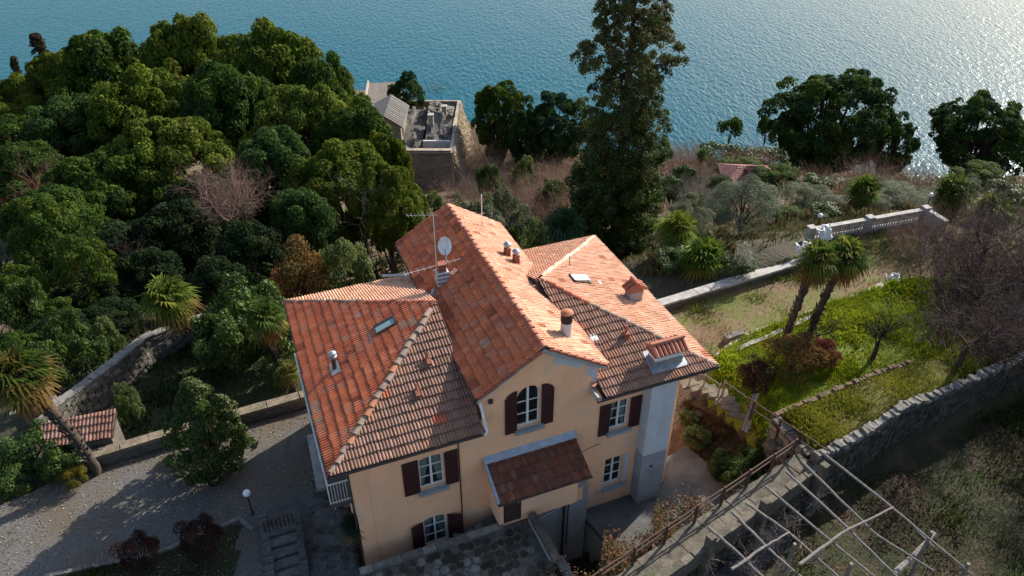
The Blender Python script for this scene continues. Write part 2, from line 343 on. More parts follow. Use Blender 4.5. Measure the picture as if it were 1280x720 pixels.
for k, (nm, mt) in names.items():
    q = quads[zone == k]
    if not len(q): continue
    u, inv = np.unique(q, return_inverse=True)
    me = mesh_uniform(nm, VZ[u], inv.reshape(-1, 4)); tag(new_obj(nm, me, mt, smooth=True), kind='structure')
# outer terrain, tucked under the fine sheet
xs, ys, X, Y = grid_mesh(-260, 300, -30, 210, 2.0)
Z = H_(X.ravel(), Y.ravel()).reshape(X.shape)
ins = (X > NX0 + 1) & (X < NX1 - 1) & (Y > NY0 + 1) & (Y < NY1 - 1); Z = np.where(ins, Z - 4.0, Z)
Z = np.where(Y < 5, np.minimum(Z, 14), Z)
nx, ny = X.shape; idx = np.arange(nx * ny).reshape(nx, ny)
quads = np.stack([idx[:-1, :-1], idx[1:, :-1], idx[1:, 1:], idx[:-1, 1:]], -1).reshape(-1, 4)
me = mesh_uniform('terrain', np.stack([X.ravel(), Y.ravel(), Z.ravel()], 1), quads)
tag(new_obj('terrain', me, 'scrub_ground', smooth=True), kind='structure')
m = MB(); m.add([(-3000, 90, -38), (3000, 90, -38), (3000, 5000, -38), (-3000, 5000, -38)], [(0, 1, 2, 3)]); tag(m.build('lake', 'water'), kind='structure')

# ================================================================ THE VILLA
ZE = 6.0
villa = empty('villa', (HO[0], HO[1], 0), HYAW, 'cream villa with gabled centre and hipped wings under orange clay tiles', 'house')
V_ = villa
rng = random.Random(5)
def solve_wall(outline_cells, holes, b, depth, name, mat):
    pass
def panel_with_holes(a0, a1, z0, z1, holes, b, rev=.2, nosill=False):
    """front wall skin facing -b, with openings and their reveals"""
    m = MB(); As = sorted({a0, a1} | {h[0] for h in holes} | {h[1] for h in holes}); Zs = sorted({z0, z1} | {h[2] for h in holes} | {h[3] for h in holes})
    for i in range(len(As) - 1):
        for j in range(len(Zs) - 1):
            ca, cz = (As[i] + As[i + 1]) / 2, (Zs[j] + Zs[j + 1]) / 2
            if any(h[0] < ca < h[1] and h[2] < cz < h[3] for h in holes): continue
            m.add([(As[i], b, Zs[j]), (As[i + 1], b, Zs[j]), (As[i + 1], b, Zs[j + 1]), (As[i], b, Zs[j + 1])], [(0, 1, 2, 3)])
    for k, h in enumerate(holes):
        x0, x1, y0, y1 = h[:4]; rise = h[4] if len(h) > 4 else 0
        m.add([(x0, b, y0), (x0, b + rev, y0), (x0, b + rev, y1), (x0, b, y1)], [(0, 1, 2, 3)])
        m.add([(x1, b, y0), (x1, b + rev, y0), (x1, b + rev, y1), (x1, b, y1)], [(3, 2, 1, 0)])
        if not nosill: m.add([(x0, b, y0), (x1, b, y0), (x1, b + rev, y0), (x0, b + rev, y0)], [(0, 1, 2, 3)])
        if rise < 0: continue
        if rise == 0: m.add([(x0, b, y1), (x1, b, y1), (x1, b + rev, y1), (x0, b + rev, y1)], [(3, 2, 1, 0)])
        else:
            n = 12; xc = (x0 + x1) / 2; hw = (x1 - x0) / 2; pts = [(xc - hw * math.cos(math.pi * i / n), y1 - rise + rise * math.sin(math.pi * i / n)) for i in range(n + 1)]
            for i in range(n):
                (pa, za), (pb, zb) = pts[i], pts[i + 1]
                m.add([(pa, b, za), (pb, b, zb), (pb, b, y1), (pa, b, y1)], [(0, 1, 2, 3)])
                m.add([(pa, b, za), (pb, b, zb), (pb, b + rev, zb), (pa, b + rev, za)], [(3, 2, 1, 0)])
                m.add([(pa, b + rev - .005, za), (pb, b + rev - .005, zb), (pb, b + rev - .005, y1), (pa, b + rev - .005, y1)], [(0, 1, 2, 3)])
    return m
WB = .6
W1h = (2.90, 3.78, 3.36, 4.93, .12); W2h = (2.86, 3.74, .2, 1.82, .16); W3h = (6.50, 7.38, 5.02, 6.90, .44); W4h = (10.22, 11.02, 3.52, 4.98); W5h = (10.22, 11.02, .42, 1.97)
fw = panel_with_holes(.63, 13.13, -.75, 5.92, [W1h, W2h, W4h, W5h, (6.50, 7.38, 5.02, 5.92, -1)], WB)
fw2 = panel_with_holes(5.2, 9.55, 5.92, 7.0, [(6.50, 7.38, 5.92, 6.90, .44)], WB, nosill=True)
fw.add(fw2.v, fw2.f)
fw.add([(5.2, WB, 7.0), (9.55, WB, 7.0), (9.55, WB, 7.12), (7.37, WB, 8.46), (5.2, WB, 7.12)], [(0, 1, 2, 3, 4)])
fw.build('wall', 'plaster', V_)
m = MB()
m.add([(.63, WB, -3.3), (13.13, WB, -3.3), (13.13, WB, -.75), (.63, WB, -.75)], [(0, 1, 2, 3)]); m.build('wall', 'plaster_grey', V_, label='grey rendered basement wall')
m = MB()   # other three walls, and the flanks of the raised centre
m.add([(.63, WB, -3.3), (.63, 9.34, -3.3), (.63, 9.34, 5.92), (.63, WB, 5.92)], [(3, 2, 1, 0)])
m.add([(13.13, WB, -3.3), (13.13, 9.34, -3.3), (13.13, 9.34, 5.92), (13.13, WB, 5.92)], [(0, 1, 2, 3)])
m.add([(.63, 9.34, -3.3), (13.13, 9.34, -3.3), (13.13, 9.34, 5.92), (.63, 9.34, 5.92)], [(3, 2, 1, 0)])
m.add([(5.2, 9.35, 3), (9.55, 9.35, 3), (9.55, 10.5, 3), (5.2, 10.5, 3), (5.2, 9.35, 7.12), (9.55, 9.35, 7.12), (9.55, 10.5, 7.12), (5.2, 10.5, 7.12), (7.37, 10.5, 8.46)], [(0, 4, 7, 3), (1, 2, 6, 5), (3, 7, 8, 6, 2), (0, 3, 2, 1)])
m.add([(5.2, WB, 5.9), (5.2, 10.5, 5.9), (5.2, 10.5, 7.12), (5.2, WB, 7.12)], [(3, 2, 1, 0)])
m.add([(9.55, WB, 5.9), (9.55, 10.5, 5.9), (9.55, 10.5, 7.12), (9.55, WB, 7.12)], [(0, 1, 2, 3)])
m.build('wall', 'plaster', V_)
m = MB(); m.box((6.9, 5.0, 2.0), (11.9, 7.9, .1)); m.box((6.9, 5.0, 4.9), (4.3, 7.9, .1)); m.build('interior_floor', 'dark_wood', V_)
# quoin strip at the left corner, fine cracks and the pilaster line
m = MB(); m.box((.88, .592, 2.9), (.5, .03, 6.0)); m.build('corner_pilaster', 'plaster', V_)
m = MB(); m.tube([(4.33, .575, 5.9), (4.33, .575, .4)], .022, 6); m.build('cable', 'dark_wood', V_)
m = MB(); m.tube([(8.95, .585, 2.75), (9.5, .585, 2.95), (9.9, .585, 3.0)], .012, 4); m.tube([(6.6, .585, 3.93), (6.95, .585, 3.97)], .02, 4); m.build('wall_crack', 'mortar', V_)
m = MB(); m.box((5.52, .56, 6.72), (.14, .14, .14)); m.build('wall_vent', 'dark_metal', V_)
def window(x0, x1, z0, z1, b, rise=0.0, curtain=True, bars=2, sill=True, deep=.16):
    w_ = x1 - x0; xc = (x0 + x1) / 2; fb = b + deep; m = MB(); t = .055
    zs = z1 - rise
    for x in (x0 + t / 2, x1 - t / 2): m.box((x, fb, (z0 + zs) / 2), (t, .06, zs - z0))
    m.box((xc, fb, z0 + t / 2), (w_ - 2 * t, .06, t))
    m.box((xc, fb - .015, (z0 + zs) / 2 + rise * .45), (.075, .06, zs - z0 + rise * .9 - .02))
    if rise == 0: m.box((xc, fb, z1 - t / 2), (w_ - 2 * t, .06, t))
    else:
        n = 10; pts = [(xc - (w_ / 2 - .03) * math.cos(math.pi * i / n), fb, zs + (rise - .03) * math.sin(math.pi * i / n)) for i in range(n + 1)]; m.tube(pts, .035, 4)
    for k in range(bars):
        z = z0 + (zs - z0 + rise * .5) * (k + 1) / (bars + 1)
        for s in (-1, 1): m.box((xc + s * (w_ / 4 + .005), fb - .01, z), (w_ / 2 - .06, .035, .03))
    wo = m.build('window', 'wood_white', V_)
    for s in (-1, 1):
        for k in range(bars + 1):
            za = z0 + (zs - z0 + rise * .5) * k / (bars + 1) + .02; zb = z0 + (zs - z0 + rise * .5) * (k + 1) / (bars + 1) - .02
            if k == bars: zb = z1 - rise * .45 - .04
            xa, xb = (x0 + t, xc - .04) if s < 0 else (xc + .04, x1 - t)
            g = MB(); g.box(((xa + xb) / 2, fb + .012, (za + zb) / 2), (xb - xa, .006, zb - za)); g.build('pane', 'glass', wo)
    if curtain:
        for s in (-1, 1):
            g = MB(); n = 9; V = []
            for i in range(n + 1):
                f = i / n
                for j in range(7):
                    q = j / 6; wd = (w_ / 2 - .06) * (1 - .62 * q ** 1.3); xx = (x0 + .04 + wd * f) if s < 0 else (x1 - .04 - wd * f)
                    V.append((xx, fb + .1 + .025 * math.sin(f * 19), z1 - .06 - (z1 - z0 - .1) * q))
            F = [(i * 7 + j, i * 7 + j + 1, (i + 1) * 7 + j + 1, (i + 1) * 7 + j) for i in range(n) for j in range(6)]
            g.add(V, F); g.build('curtain', 'curtain', wo, smooth=True)
    if sill:
        g = MB(); g.box((xc, b - .05, z0 - .075), (w_ + .22, .28, .13)); g.build('sill', 'plaster_grey', wo)
    g = MB(); g.add([(x0 - .3, b + 1.1, z0 - .3), (x1 + .3, b + 1.1, z0 - .3), (x1 + .3, b + 1.1, z1 + .3), (x0 - .3, b + 1.1, z1 + .3)], [(0, 1, 2, 3)]); g.build('room_dark', 'soot', wo)  # black sheet stands in for the dark of the unlit room
    return wo
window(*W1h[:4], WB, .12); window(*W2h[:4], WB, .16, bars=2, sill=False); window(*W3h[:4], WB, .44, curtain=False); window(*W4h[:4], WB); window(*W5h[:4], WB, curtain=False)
# surround of the side window on the right
m = MB(); m.box((10.62, .565, .31), (1.3, .1, .16)); m.box((11.14, .585, 1.2), (.16, .05, 1.6)); m.build('window_surround', 'plaster_pale', V_)
def shutter(x0, x1, z0, z1, hinge, ang=0.0, rise=0.0, side=1, label=None):
    """louvred leaf folded back on the wall; hinge x, ang opens it away from the wall"""
    w_ = x1 - x0; m = MB(); pv = hinge; s = 1 if hinge <= x0 + 1e-6 else -1
    def T(xx, bb, zz):
        d = (xx - pv); return (pv + d * math.cos(ang), WB - .035 - abs(d) * math.sin(ang) + bb * math.cos(ang), zz)
    def bx(xa, xb, za, zb, th=.04):
        V = [T(x, bb, z) for z in (za, zb) for (x, bb) in ((xa, -th / 2), (xb, -th / 2), (xb, th / 2), (xa, th / 2))]
        m.add(V, [(0, 3, 2, 1), (4, 5, 6, 7), (0, 1, 5, 4), (1, 2, 6, 5), (2, 3, 7, 6), (3, 0, 4, 7)])
    zt = z1 - rise; t = .06
    bx(x0, x0 + t, z0, zt + (rise * .15 if side < 0 else rise * .9)); bx(x1 - t, x1, z0, zt + (rise * .9 if side < 0 else rise * .15)); bx(x0 + t, x1 - t, z0, z0 + .1)
    zm = z0 + (zt - z0) * .52; bx(x0 + t, x1 - t, zm - .04, zm + .04)
    n = 12
    for i in range(n):      # louvres
        za = z0 + .1 + (zt - z0 - .12) * i / n; bx(x0 + t, x1 - t, za + .006, za + (zt - z0 - .12) / n - .014, .02)
    if rise == 0: bx(x0 + t, x1 - t, z1 - .07, z1)
    else:
        k = 7
        for i in range(k):   # quarter arch head
            f0, f1 = i / k, (i + 1) / k; fm = (f0 + f1) / 2; q = fm if side < 0 else 1 - fm
            bx(x0 + w_ * f0, x0 + w_ * f1, zt - .06, zt + rise * math.sqrt(max(0.02, 1 - (1 - q) ** 2)), .036)
    return m.build('shutter', 'shutter', V_, label=label)
shutter(2.32, 2.88, 3.33, 4.93, 2.88); shutter(3.80, 4.28, 3.31, 4.93, 3.80)
shutter(2.36, 2.84, .3, 1.72, 2.84, .25); shutter(3.76, 4.30, .45, 1.74, 3.76, .35)
shutter(6.04, 6.48, 4.93, 6.84, 6.48, 0, .42, side=-1); shutter(7.40, 7.86, 4.93, 6.84, 7.40, 0, .42, side=1)
shutter(9.76, 10.20, 3.44, 4.98, 10.2); shutter(11.04, 11.50, 3.44, 4.98, 11.04)
# buttress / flue rising by the right corner
m = MB(); V, F = prism([(11.55, .08), (12.62, .08), (12.62, .598), (11.55, .598)], 2.15, 5.86); m.add(V, F); m.build('flue_stack', 'plaster_pale', V_)
m = MB(); V, F = prism([(11.55, .08), (12.62, .08), (12.62, .598), (11.55, .598)], -3.2, 2.15); m.add(V, F); m.build('flue_stack', 'plaster_grey', V_, label='darker grey lower half of the flue stack')
m = MB(); m.box((12.0, .07, 1.45), (.12, .04, .08)); m.build('flue_vent', 'dark_metal', V_)
# ---------------------------------------------------------------- roof
SLW = .39; AP = 1.95; LX = 5.05; RX = 9.70; HD = 9.94; HL = 14.15
def zc(a): return ZE + 2.6 - .62 * abs(a - 7.37)
apL = (5.05, 4.97, ZE + AP); apR = (9.12, 4.97, ZE + AP)
zLf = ZE
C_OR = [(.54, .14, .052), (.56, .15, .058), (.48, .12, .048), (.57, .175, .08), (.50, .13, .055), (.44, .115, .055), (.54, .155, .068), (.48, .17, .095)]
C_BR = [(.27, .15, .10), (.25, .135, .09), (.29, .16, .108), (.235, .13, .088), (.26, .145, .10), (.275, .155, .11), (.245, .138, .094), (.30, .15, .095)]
C_PK = [(.66, .35, .215), (.64, .33, .20), (.60, .30, .175), (.69, .39, .25), (.66, .35, .22), (.58, .29, .17), (.68, .39, .26), (.63, .34, .22)]  # paler copy of the orange tiles, with the sun's glare put into the colour
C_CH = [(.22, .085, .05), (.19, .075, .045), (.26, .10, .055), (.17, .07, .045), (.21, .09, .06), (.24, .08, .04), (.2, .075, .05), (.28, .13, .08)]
TW, TL, EXPO = .225, .40, .352
TVX = [0, .022, .055, .085, .112, .134, .167, .197, .225]; TVZ = [.0, .03, .036, .006, .0, .03, .036, .006, .0]
def tile_template(w_=TW, l=TL, k=1.0):
    V = []; n = len(TVX); sc = w_ / TW
    for y, dz in ((-.02, .042), (.032, .038), (l, .0)):
        for x, z in zip(TVX, TVZ): V.append((x * sc, y, z * k + dz))
    for x, z in zip(TVX, TVZ): V.append((x * sc, -.012, z * k - .02))
    F = [(n + i, n + i + 1, 2 * n + i + 1, 2 * n + i) for i in range(n - 1)] + [(i, i + 1, n + i + 1, n + i) for i in range(n - 1)] + [(3 * n + i, 3 * n + i + 1, i + 1, i) for i in range(n - 1)]
    return np.array(V), np.array(F)
TV, TF = tile_template(); LIP = np.repeat([1.0, .74, .4], len(TVX) - 1)     # darker noses and lips: course shadow lines painted into the tile colour
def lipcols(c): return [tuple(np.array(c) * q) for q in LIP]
VAR = {}
def tile_variant(cls, cols, k):
    key = (cls, k)
    if key not in VAR:
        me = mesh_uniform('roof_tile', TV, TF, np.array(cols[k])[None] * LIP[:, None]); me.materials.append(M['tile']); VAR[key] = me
    return VAR[key]
CAND = []; FIELD = []
def tile_plane(cls, cols, poly, e, s, lift=.03, w_=TW, singles=True, patch=None):
    """poly: 3D local points (ccw from outside); e along eaves, s up the slope, first point is an eave corner"""
    e = Vector(e).normalized(); s = Vector(s).normalized(); n = e.cross(s).normalized(); p0 = Vector(poly[0])
    pts = [((Vector(p) - p0).dot(e), (Vector(p) - p0).dot(s)) for p in poly]
    umin, umax = min(p[0] for p in pts), max(p[0] for p in pts); vmin, vmax = min(p[1] for p in pts), max(p[1] for p in pts)
    ar = sum(pts[i][0] * pts[(i + 1) % len(pts)][1] - pts[(i + 1) % len(pts)][0] * pts[i][1] for i in range(len(pts)))
    if ar < 0: pts = pts[::-1]
    def inside(u, v, mg):
        for i in range(len(pts)):
            a, b = pts[i], pts[(i + 1) % len(pts)]; L = math.hypot(b[0] - a[0], b[1] - a[1])
            if ((b[0] - a[0]) * (v - a[1]) - (b[1] - a[1]) * (u - a[0])) / L < mg: return False
        return True
    clipV = []; clipF = []; clipC = []
    r = 0; v = vmin - .04
    rr = random.Random(hash(cls) % 97 + int(p0.x * 10) if False else int(p0.x * 13 + p0.y * 7) + len(cols))
    B = np.array([e, s, n]); sc = w_ / TW; tv = TV.copy(); tv[:, 0] *= sc
    while v < vmax:
        u = umin - .03 - (r % 2) * w_ * .5
        while u < umax:
            cu, cv = u + w_ / 2, v + EXPO / 2
            if inside(cu, cv, -.2):
                nse = vnoise(np.array([cu * 1.0 + 50]), np.array([cv * 1.0 + 50]), 1.3, len(cols) + int(abs(p0.x))) [0]
                k = rr.randrange(8) if rr.random() < .7 else int((nse + .5) * 7.9)
                col = cols[max(0, min(7, k))]
                if patch: col, k = patch(cu, cv, col, k, rr)
                j = Vector((rr.gauss(0, .006), rr.gauss(0, .009) - (.05 if rr.random() < .012 else 0), rr.uniform(-.002, .012)))
                off = p0 + e * (u + j.x) + s * (v + j.y) + n * (lift + j.z)
                if k >= 0 and inside(cu, cv, .32) and abs(sc - 1) < .01 and singles:
                    wp = HW(off.x, off.y, off.z); CAND.append(((wp[0]) ** 2 + wp[1] ** 2 + (wp[2] - CAMZ) ** 2, cls, cols, max(0, min(7, k)), off, e, s, n))
                else:
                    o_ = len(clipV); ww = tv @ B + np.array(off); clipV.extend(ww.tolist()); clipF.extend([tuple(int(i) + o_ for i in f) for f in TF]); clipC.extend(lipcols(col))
            u += w_
        v += EXPO; r += 1
    # clip to the outline (all edges but the eave)
    bm = bmesh.new(); vs_ = [bm.verts.new(p) for p in clipV]; cl = bm.faces.layers.int.new('k'); pal = {}
    for f, c in zip(clipF, clipC):
        fc = bm.faces.new([vs_[i] for i in f]); fc[cl] = pal.setdefault(tuple(c), len(pal))
    for i in range(len(poly)):
        a, b = Vector(poly[i]), Vector(poly[(i + 1) % len(poly)])
        if i == 0: continue
        d = (b - a).normalized(); no = d.cross(n)
        if no.dot(sum((Vector(p) for p in poly), Vector()) / len(poly) - a) > 0: no = -no
        bmesh.ops.bisect_plane(bm, geom=bm.verts[:] + bm.edges[:] + bm.faces[:], plane_co=a + no * .02, plane_no=no, clear_outer=True)
    inv = {v_: k_ for k_, v_ in pal.items()}
    V = [tuple(v_.co) for v_ in bm.verts]; bm.verts.index_update(); F = [tuple(v_.index for v_ in f.verts) for f in bm.faces]; C = [inv[f[cl]] for f in bm.faces]; bm.free()
    FIELD.append((V, F, C))
def patch_left(u, v, col, k, rr):
    q = vnoise(np.array([u + 9]), np.array([v * 1.4 + 3]), 1.1, 31)[0]
    if q > .3 and rr.random() < .45: return tuple(x * .62 for x in col), k if False else -1
    if q < -.38 and rr.random() < .4: return (.42, .21, .13), -1
    return col, k
def patch_right(u, v, col, k, rr):
    if rr.random() < .03: return (.42, .13, .06), -1
    if rr.random() < .02: return (.62, .42, .31), -1
    return col, k
def patch_front(u, v, col, k, rr):
    if rr.random() < .012: return (.45, .12, .06), -1
    return col, k
sW = (0, 1, SLW)
# left wing: left, front, back planes
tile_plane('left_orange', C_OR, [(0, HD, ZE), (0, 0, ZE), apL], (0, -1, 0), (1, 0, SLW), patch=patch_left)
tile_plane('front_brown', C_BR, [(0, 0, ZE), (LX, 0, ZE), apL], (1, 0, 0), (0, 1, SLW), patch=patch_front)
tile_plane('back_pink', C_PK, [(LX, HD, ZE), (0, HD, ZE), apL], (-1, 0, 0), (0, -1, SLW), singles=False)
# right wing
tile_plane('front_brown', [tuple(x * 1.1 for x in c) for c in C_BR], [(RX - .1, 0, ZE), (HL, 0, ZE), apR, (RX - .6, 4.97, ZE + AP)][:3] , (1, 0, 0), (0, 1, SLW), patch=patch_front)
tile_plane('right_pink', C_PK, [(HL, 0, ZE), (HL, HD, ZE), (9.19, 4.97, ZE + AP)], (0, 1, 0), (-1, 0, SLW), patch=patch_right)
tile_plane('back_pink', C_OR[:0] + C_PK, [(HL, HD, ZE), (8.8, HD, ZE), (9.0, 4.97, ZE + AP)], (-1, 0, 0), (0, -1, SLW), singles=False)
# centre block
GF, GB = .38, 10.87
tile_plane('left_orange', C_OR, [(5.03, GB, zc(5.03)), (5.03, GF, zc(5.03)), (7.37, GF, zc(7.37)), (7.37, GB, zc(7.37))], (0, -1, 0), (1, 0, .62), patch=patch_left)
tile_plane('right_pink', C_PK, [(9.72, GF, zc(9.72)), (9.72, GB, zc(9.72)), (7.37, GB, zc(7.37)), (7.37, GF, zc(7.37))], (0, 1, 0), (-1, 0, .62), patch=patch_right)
# roof boards under the tiles
def slab(m, pts, th=.07):
    n = len(pts); V = [(*p[:2], p[2] - .005) for p in pts] + [(*p[:2], p[2] - th) for p in pts]
    m.add(V, [tuple(range(n)), tuple(reversed(range(n, 2 * n)))] + [(i, n + i, n + (i + 1) % n, (i + 1) % n) for i in range(n)])
m = MB()
slab(m, [(.01, HD - .01, ZE), (.01, .01, ZE), apL]); slab(m, [(.01, .01, ZE), (LX, .01, ZE), apL]); slab(m, [(LX, HD, ZE), (.01, HD, ZE), apL]); m.build('roof', 'dark_wood', V_)
m = MB(); slab(m, [(RX - .2, .01, ZE), (HL, .01, ZE), (9.19, 4.97, ZE + AP), (9, 4.97, ZE + AP)]); slab(m, [(HL, .01, ZE), (HL, HD, ZE), (9.19, 4.97, ZE + AP)]); slab(m, [(HL, HD, ZE), (9, HD, ZE), (9, 4.97, ZE + AP)]); m.build('roof', 'dark_wood', V_)
m = MB(); slab(m, [(5.05, GB, zc(5.05)), (5.05, GF, zc(5.05)), (7.37, GF, zc(7.37)), (7.37, GB, zc(7.37))]); slab(m, [(9.70, GF, zc(9.7)), (9.70, GB, zc(9.7)), (7.37, GB, zc(7.37)), (7.37, GF, zc(7.37))]); m.build('roof', 'dark_wood', V_)
# hip and ridge caps, one tile each
def cap_line(p0, p1, cols, r=.105, l=.40, name='ridge_tile', step=.36, droop=.6):
    p0, p1 = Vector(p0), Vector(p1); d = (p1 - p0); L = d.length; d.normalize(); up = Vector((0, 0, 1)); side = d.cross(up).normalized(); nn = side.cross(d).normalized()
    n = int(L / step)
    for i in range(n):
        m = MB(); V = []; K = 6; c = rng.choice(cols); tw = rng.uniform(-.03, .03)
        for t, rad, h in ((-.02, r * 1.12, .035), (l, r * .88, .0)):
            for k in range(K + 1):
                an = math.pi * k / K; q = p0 + d * (i * step + t) + side * (math.cos(an) * rad + tw) + nn * (math.sin(an) * rad * .8 + h - .02 - (.05 if k in (0, K) else 0)); V.append(q)
        V += [p0 + d * (i * step - .02) + side * (math.cos(math.pi * k / K) * r * .9 + tw) + nn * (math.sin(math.pi * k / K) * r * .6 - .03) for k in range(K + 1)]
        F = [(k, k + 1, K + 2 + k, K + 1 + k) for k in range(K)] + [(2 * K + 2 + k, 2 * K + 3 + k, k + 1, k) for k in range(K)]
        m.add(V, F, c); m.build(name, 'tile', V_)
CP_G = [(.30, .22, .16), (.26, .20, .15), (.33, .24, .18), (.40, .16, .09), (.24, .19, .15)]
CP_D = [(.12, .09, .075), (.15, .11, .09), (.18, .12, .09)]
up_ = .03
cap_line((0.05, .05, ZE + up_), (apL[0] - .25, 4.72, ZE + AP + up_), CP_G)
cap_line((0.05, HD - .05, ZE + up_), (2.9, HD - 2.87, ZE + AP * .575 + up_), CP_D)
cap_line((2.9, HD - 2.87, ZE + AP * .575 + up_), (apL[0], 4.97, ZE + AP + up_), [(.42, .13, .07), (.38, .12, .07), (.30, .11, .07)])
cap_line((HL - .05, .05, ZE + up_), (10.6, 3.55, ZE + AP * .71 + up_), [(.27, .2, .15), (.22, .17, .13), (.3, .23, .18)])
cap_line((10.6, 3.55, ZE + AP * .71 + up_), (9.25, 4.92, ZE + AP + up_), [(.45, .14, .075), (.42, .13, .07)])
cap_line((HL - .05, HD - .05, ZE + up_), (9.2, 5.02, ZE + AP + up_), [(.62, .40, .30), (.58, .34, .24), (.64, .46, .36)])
cap_line((7.37, GF - .02, zc(7.37) + up_), (7.37, GB, zc(7.37) + up_), [(.42, .14, .075), (.36, .12, .07), (.46, .17, .1), (.30, .12, .08)], r=.095)
# verge tiles along both gable ends
for bb in (GF - .02, GB + .02):
    for sg in (-1, 1):
        cap_line((7.37 + sg * 2.32, bb, zc(7.37 + 2.32) + .02), (7.37 + sg * .1, bb, zc(7.47) + .02), [(.34, .10, .055), (.28, .09, .055)], r=.06, name='verge_tile')
# choose the nearest 295 tiles as parts of their own
CAND.sort(key=lambda c: c[0])
for dist, cls, cols, k, off, e, s, n in CAND[:295]:
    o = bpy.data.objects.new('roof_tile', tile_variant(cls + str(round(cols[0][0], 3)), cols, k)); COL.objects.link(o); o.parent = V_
    o.matrix_local = Matrix(((e.x, s.x, n.x, off.x), (e.y, s.y, n.y, off.y), (e.z, s.z, n.z, off.z), (0, 0, 0, 1)))
m = MB()
for V, F, C in FIELD:
    o_ = len(m.v); m.v.extend(V); m.f.extend([tuple(i + o_ for i in f) for f in F]); m.c.extend(C)
for dist, cls, cols, k, off, e, s, n in CAND[295:]:
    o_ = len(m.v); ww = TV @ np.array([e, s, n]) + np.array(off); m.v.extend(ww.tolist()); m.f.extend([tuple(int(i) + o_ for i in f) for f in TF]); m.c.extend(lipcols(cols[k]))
tag(m.build('roof_tiles', 'tile', V_), kind='stuff')
# eaves gutters and fascia
m = MB(); m.tube([(-.06, -.05, ZE - .06), (LX + .0, -.05, ZE - .06)], .065, 8); m.tube([(-.06, -.05, ZE - .06), (-.06, HD + .05, ZE - .06)], .065, 8); m.build('gutter', 'dark_metal', V_)
m = MB(); m.tube([(RX - .45, -.05, ZE - .06), (HL + .06, -.05, ZE - .06), (HL + .06, HD + .05, ZE - .06)], .065, 8); m.build('gutter', 'dark_metal', V_)
m = MB(); m.tube([(4.98, GF, zc(5.03) - .08), (4.98, GB, zc(5.03) - .08)], .07, 8); m.build('gutter', 'dark_metal', V_)
# soffit of the wings
m = MB(); V, F = prism([(.03, .03), (LX + .1, .03), (LX + .1, .59), (.03, .59)], ZE - .12, ZE - .075); m.add(V, F); V, F = prism([(RX - .1, .03), (HL - .03, .03), (HL - .03, .59), (RX - .1, .59)], ZE - .12, ZE - .075); m.add(V, F)
V, F = prism([(.03, .6), (.62, .6), (.62, HD), (.03, HD)], ZE - .12, ZE - .075); m.add(V, F); m.build('soffit', 'dark_wood', V_)
# grey barge boards of the gable
for sg in (-1, 1):
    m = MB()
    for (th, dz, bb) in ((.05, .0, GF + .0), (.06, -.13, GF + .09)):
        a0, a1 = 7.37, 7.37 + sg * 2.36
        V = [(a0, bb, zc(7.37) - .03 + dz), (a1, bb, zc(a1) - .03 + dz), (a1, bb, zc(a1) - .17 + dz), (a0, bb, zc(7.37) - .17 + dz)]; V += [(p[0], p[1] + th, p[2]) for p in V]
        m.add(V, [(0, 1, 2, 3), (7, 6, 5, 4), (0, 4, 5, 1), (3, 2, 6, 7)])
    m.build('barge_board', 'barge', V_)
# patch of bare render at the gable top, right
m = MB(); pts = [(7.95, 8.02), (7.75, 7.72), (7.98, 7.46), (8.35, 7.40), (8.7, 7.12), (9.05, 7.20), (9.2, 6.98), (9.52, 7.0), (9.52, 7.1)]; m.add([(p[0], WB - .004, p[1]) for p in pts], [tuple(range(len(pts)))]); m.build('bare_render', 'plaster_pale', V_)
m = MB(); pts = [(9.53, 6.98), (9.53, 6.1), (9.38, 6.25), (9.30, 6.6), (9.05, 6.72), (9.12, 6.95)]; m.add([(p[0], WB - .004, p[1]) for p in pts], [tuple(range(len(pts)))]); m.build('bare_render', 'plaster_pale', V_)
# white downpipe beside the gable, and the edge flashing on the right
m = MB(); m.tube([(5.06, .42, 7.02), (5.12, .42, 6.85), (5.15, -.02, 6.12), (5.15, -.12, 6.05), (5.02, -.15, 6.0)], .045, 8); m.build('downpipe', 'metal_white', V_)
m = MB(); V, F = prism([(RX - .42, 0), (RX - .34, 0), (RX - .34, .58), (RX - .42, .58)], ZE - .12, ZE + .08); m.add(V, F); V, F = prism([(9.26, .0), (9.36, .0), (9.60, 3.0), (9.50, 3.0)], ZE + .0, ZE + .06)
m.build('flashing', 'barge', V_)
m = MB(); m.tube([(5.14, .5, 7.0), (5.14, 5.0, 7.05)], .05, 6); m.build('downpipe', 'dark_metal', V_)
m = MB(); m.tube([(4.1, 10.0, 6.25), (5.0, 8.7, 6.9)], .06, 6); m.build('downpipe', 'barge', V_, label='pale pipe lying on the rear roof')
m = MB(); m.tube([(.56, .7, 5.85), (.56, .7, .2)], .04, 6); m.build('downpipe', 'dark_metal', V_, label='dark downpipe at the left corner')
# ---------------------------------------------------------------- chimneys, pipes, dish, aerials
def zr(a, b):
    if 5.03 <= a <= 9.72 and zc(a) > ZE + .9: return zc(a)
    if a < 5.05: return ZE + SLW * min(a, b, HD - b)
    return ZE + SLW * min(HL - a, b, HD - b)
def brick_courses(name, parent, a, b, z0, w_, d_, n, hgt=.075, mat='brick'):
    for i in range(n):
        m = MB(); m.box((a, b, z0 + (i + .5) * hgt), (w_ - .012 * (i % 2), d_ - .012 * (i % 2), hgt - .008)); m.build(name, mat, parent)
a, b = 8.74, 1.63; z = zr(a, b)
m = MB(); m.lathe((a, b, z - .3), [(.20, 0), (.20, .95), (.19, .96)], 16); ch = m.build('chimney', 'plaster_pale', V_, smooth=False, label='round pale chimney with soot-black neck by the gable')
m = MB(); m.lathe((a, b, z + .66), [(.205, 0), (.21, .1), (.205, .30), (.19, .34), (.10, .35)], 16); m.build('chimney_neck', 'soot', ch)
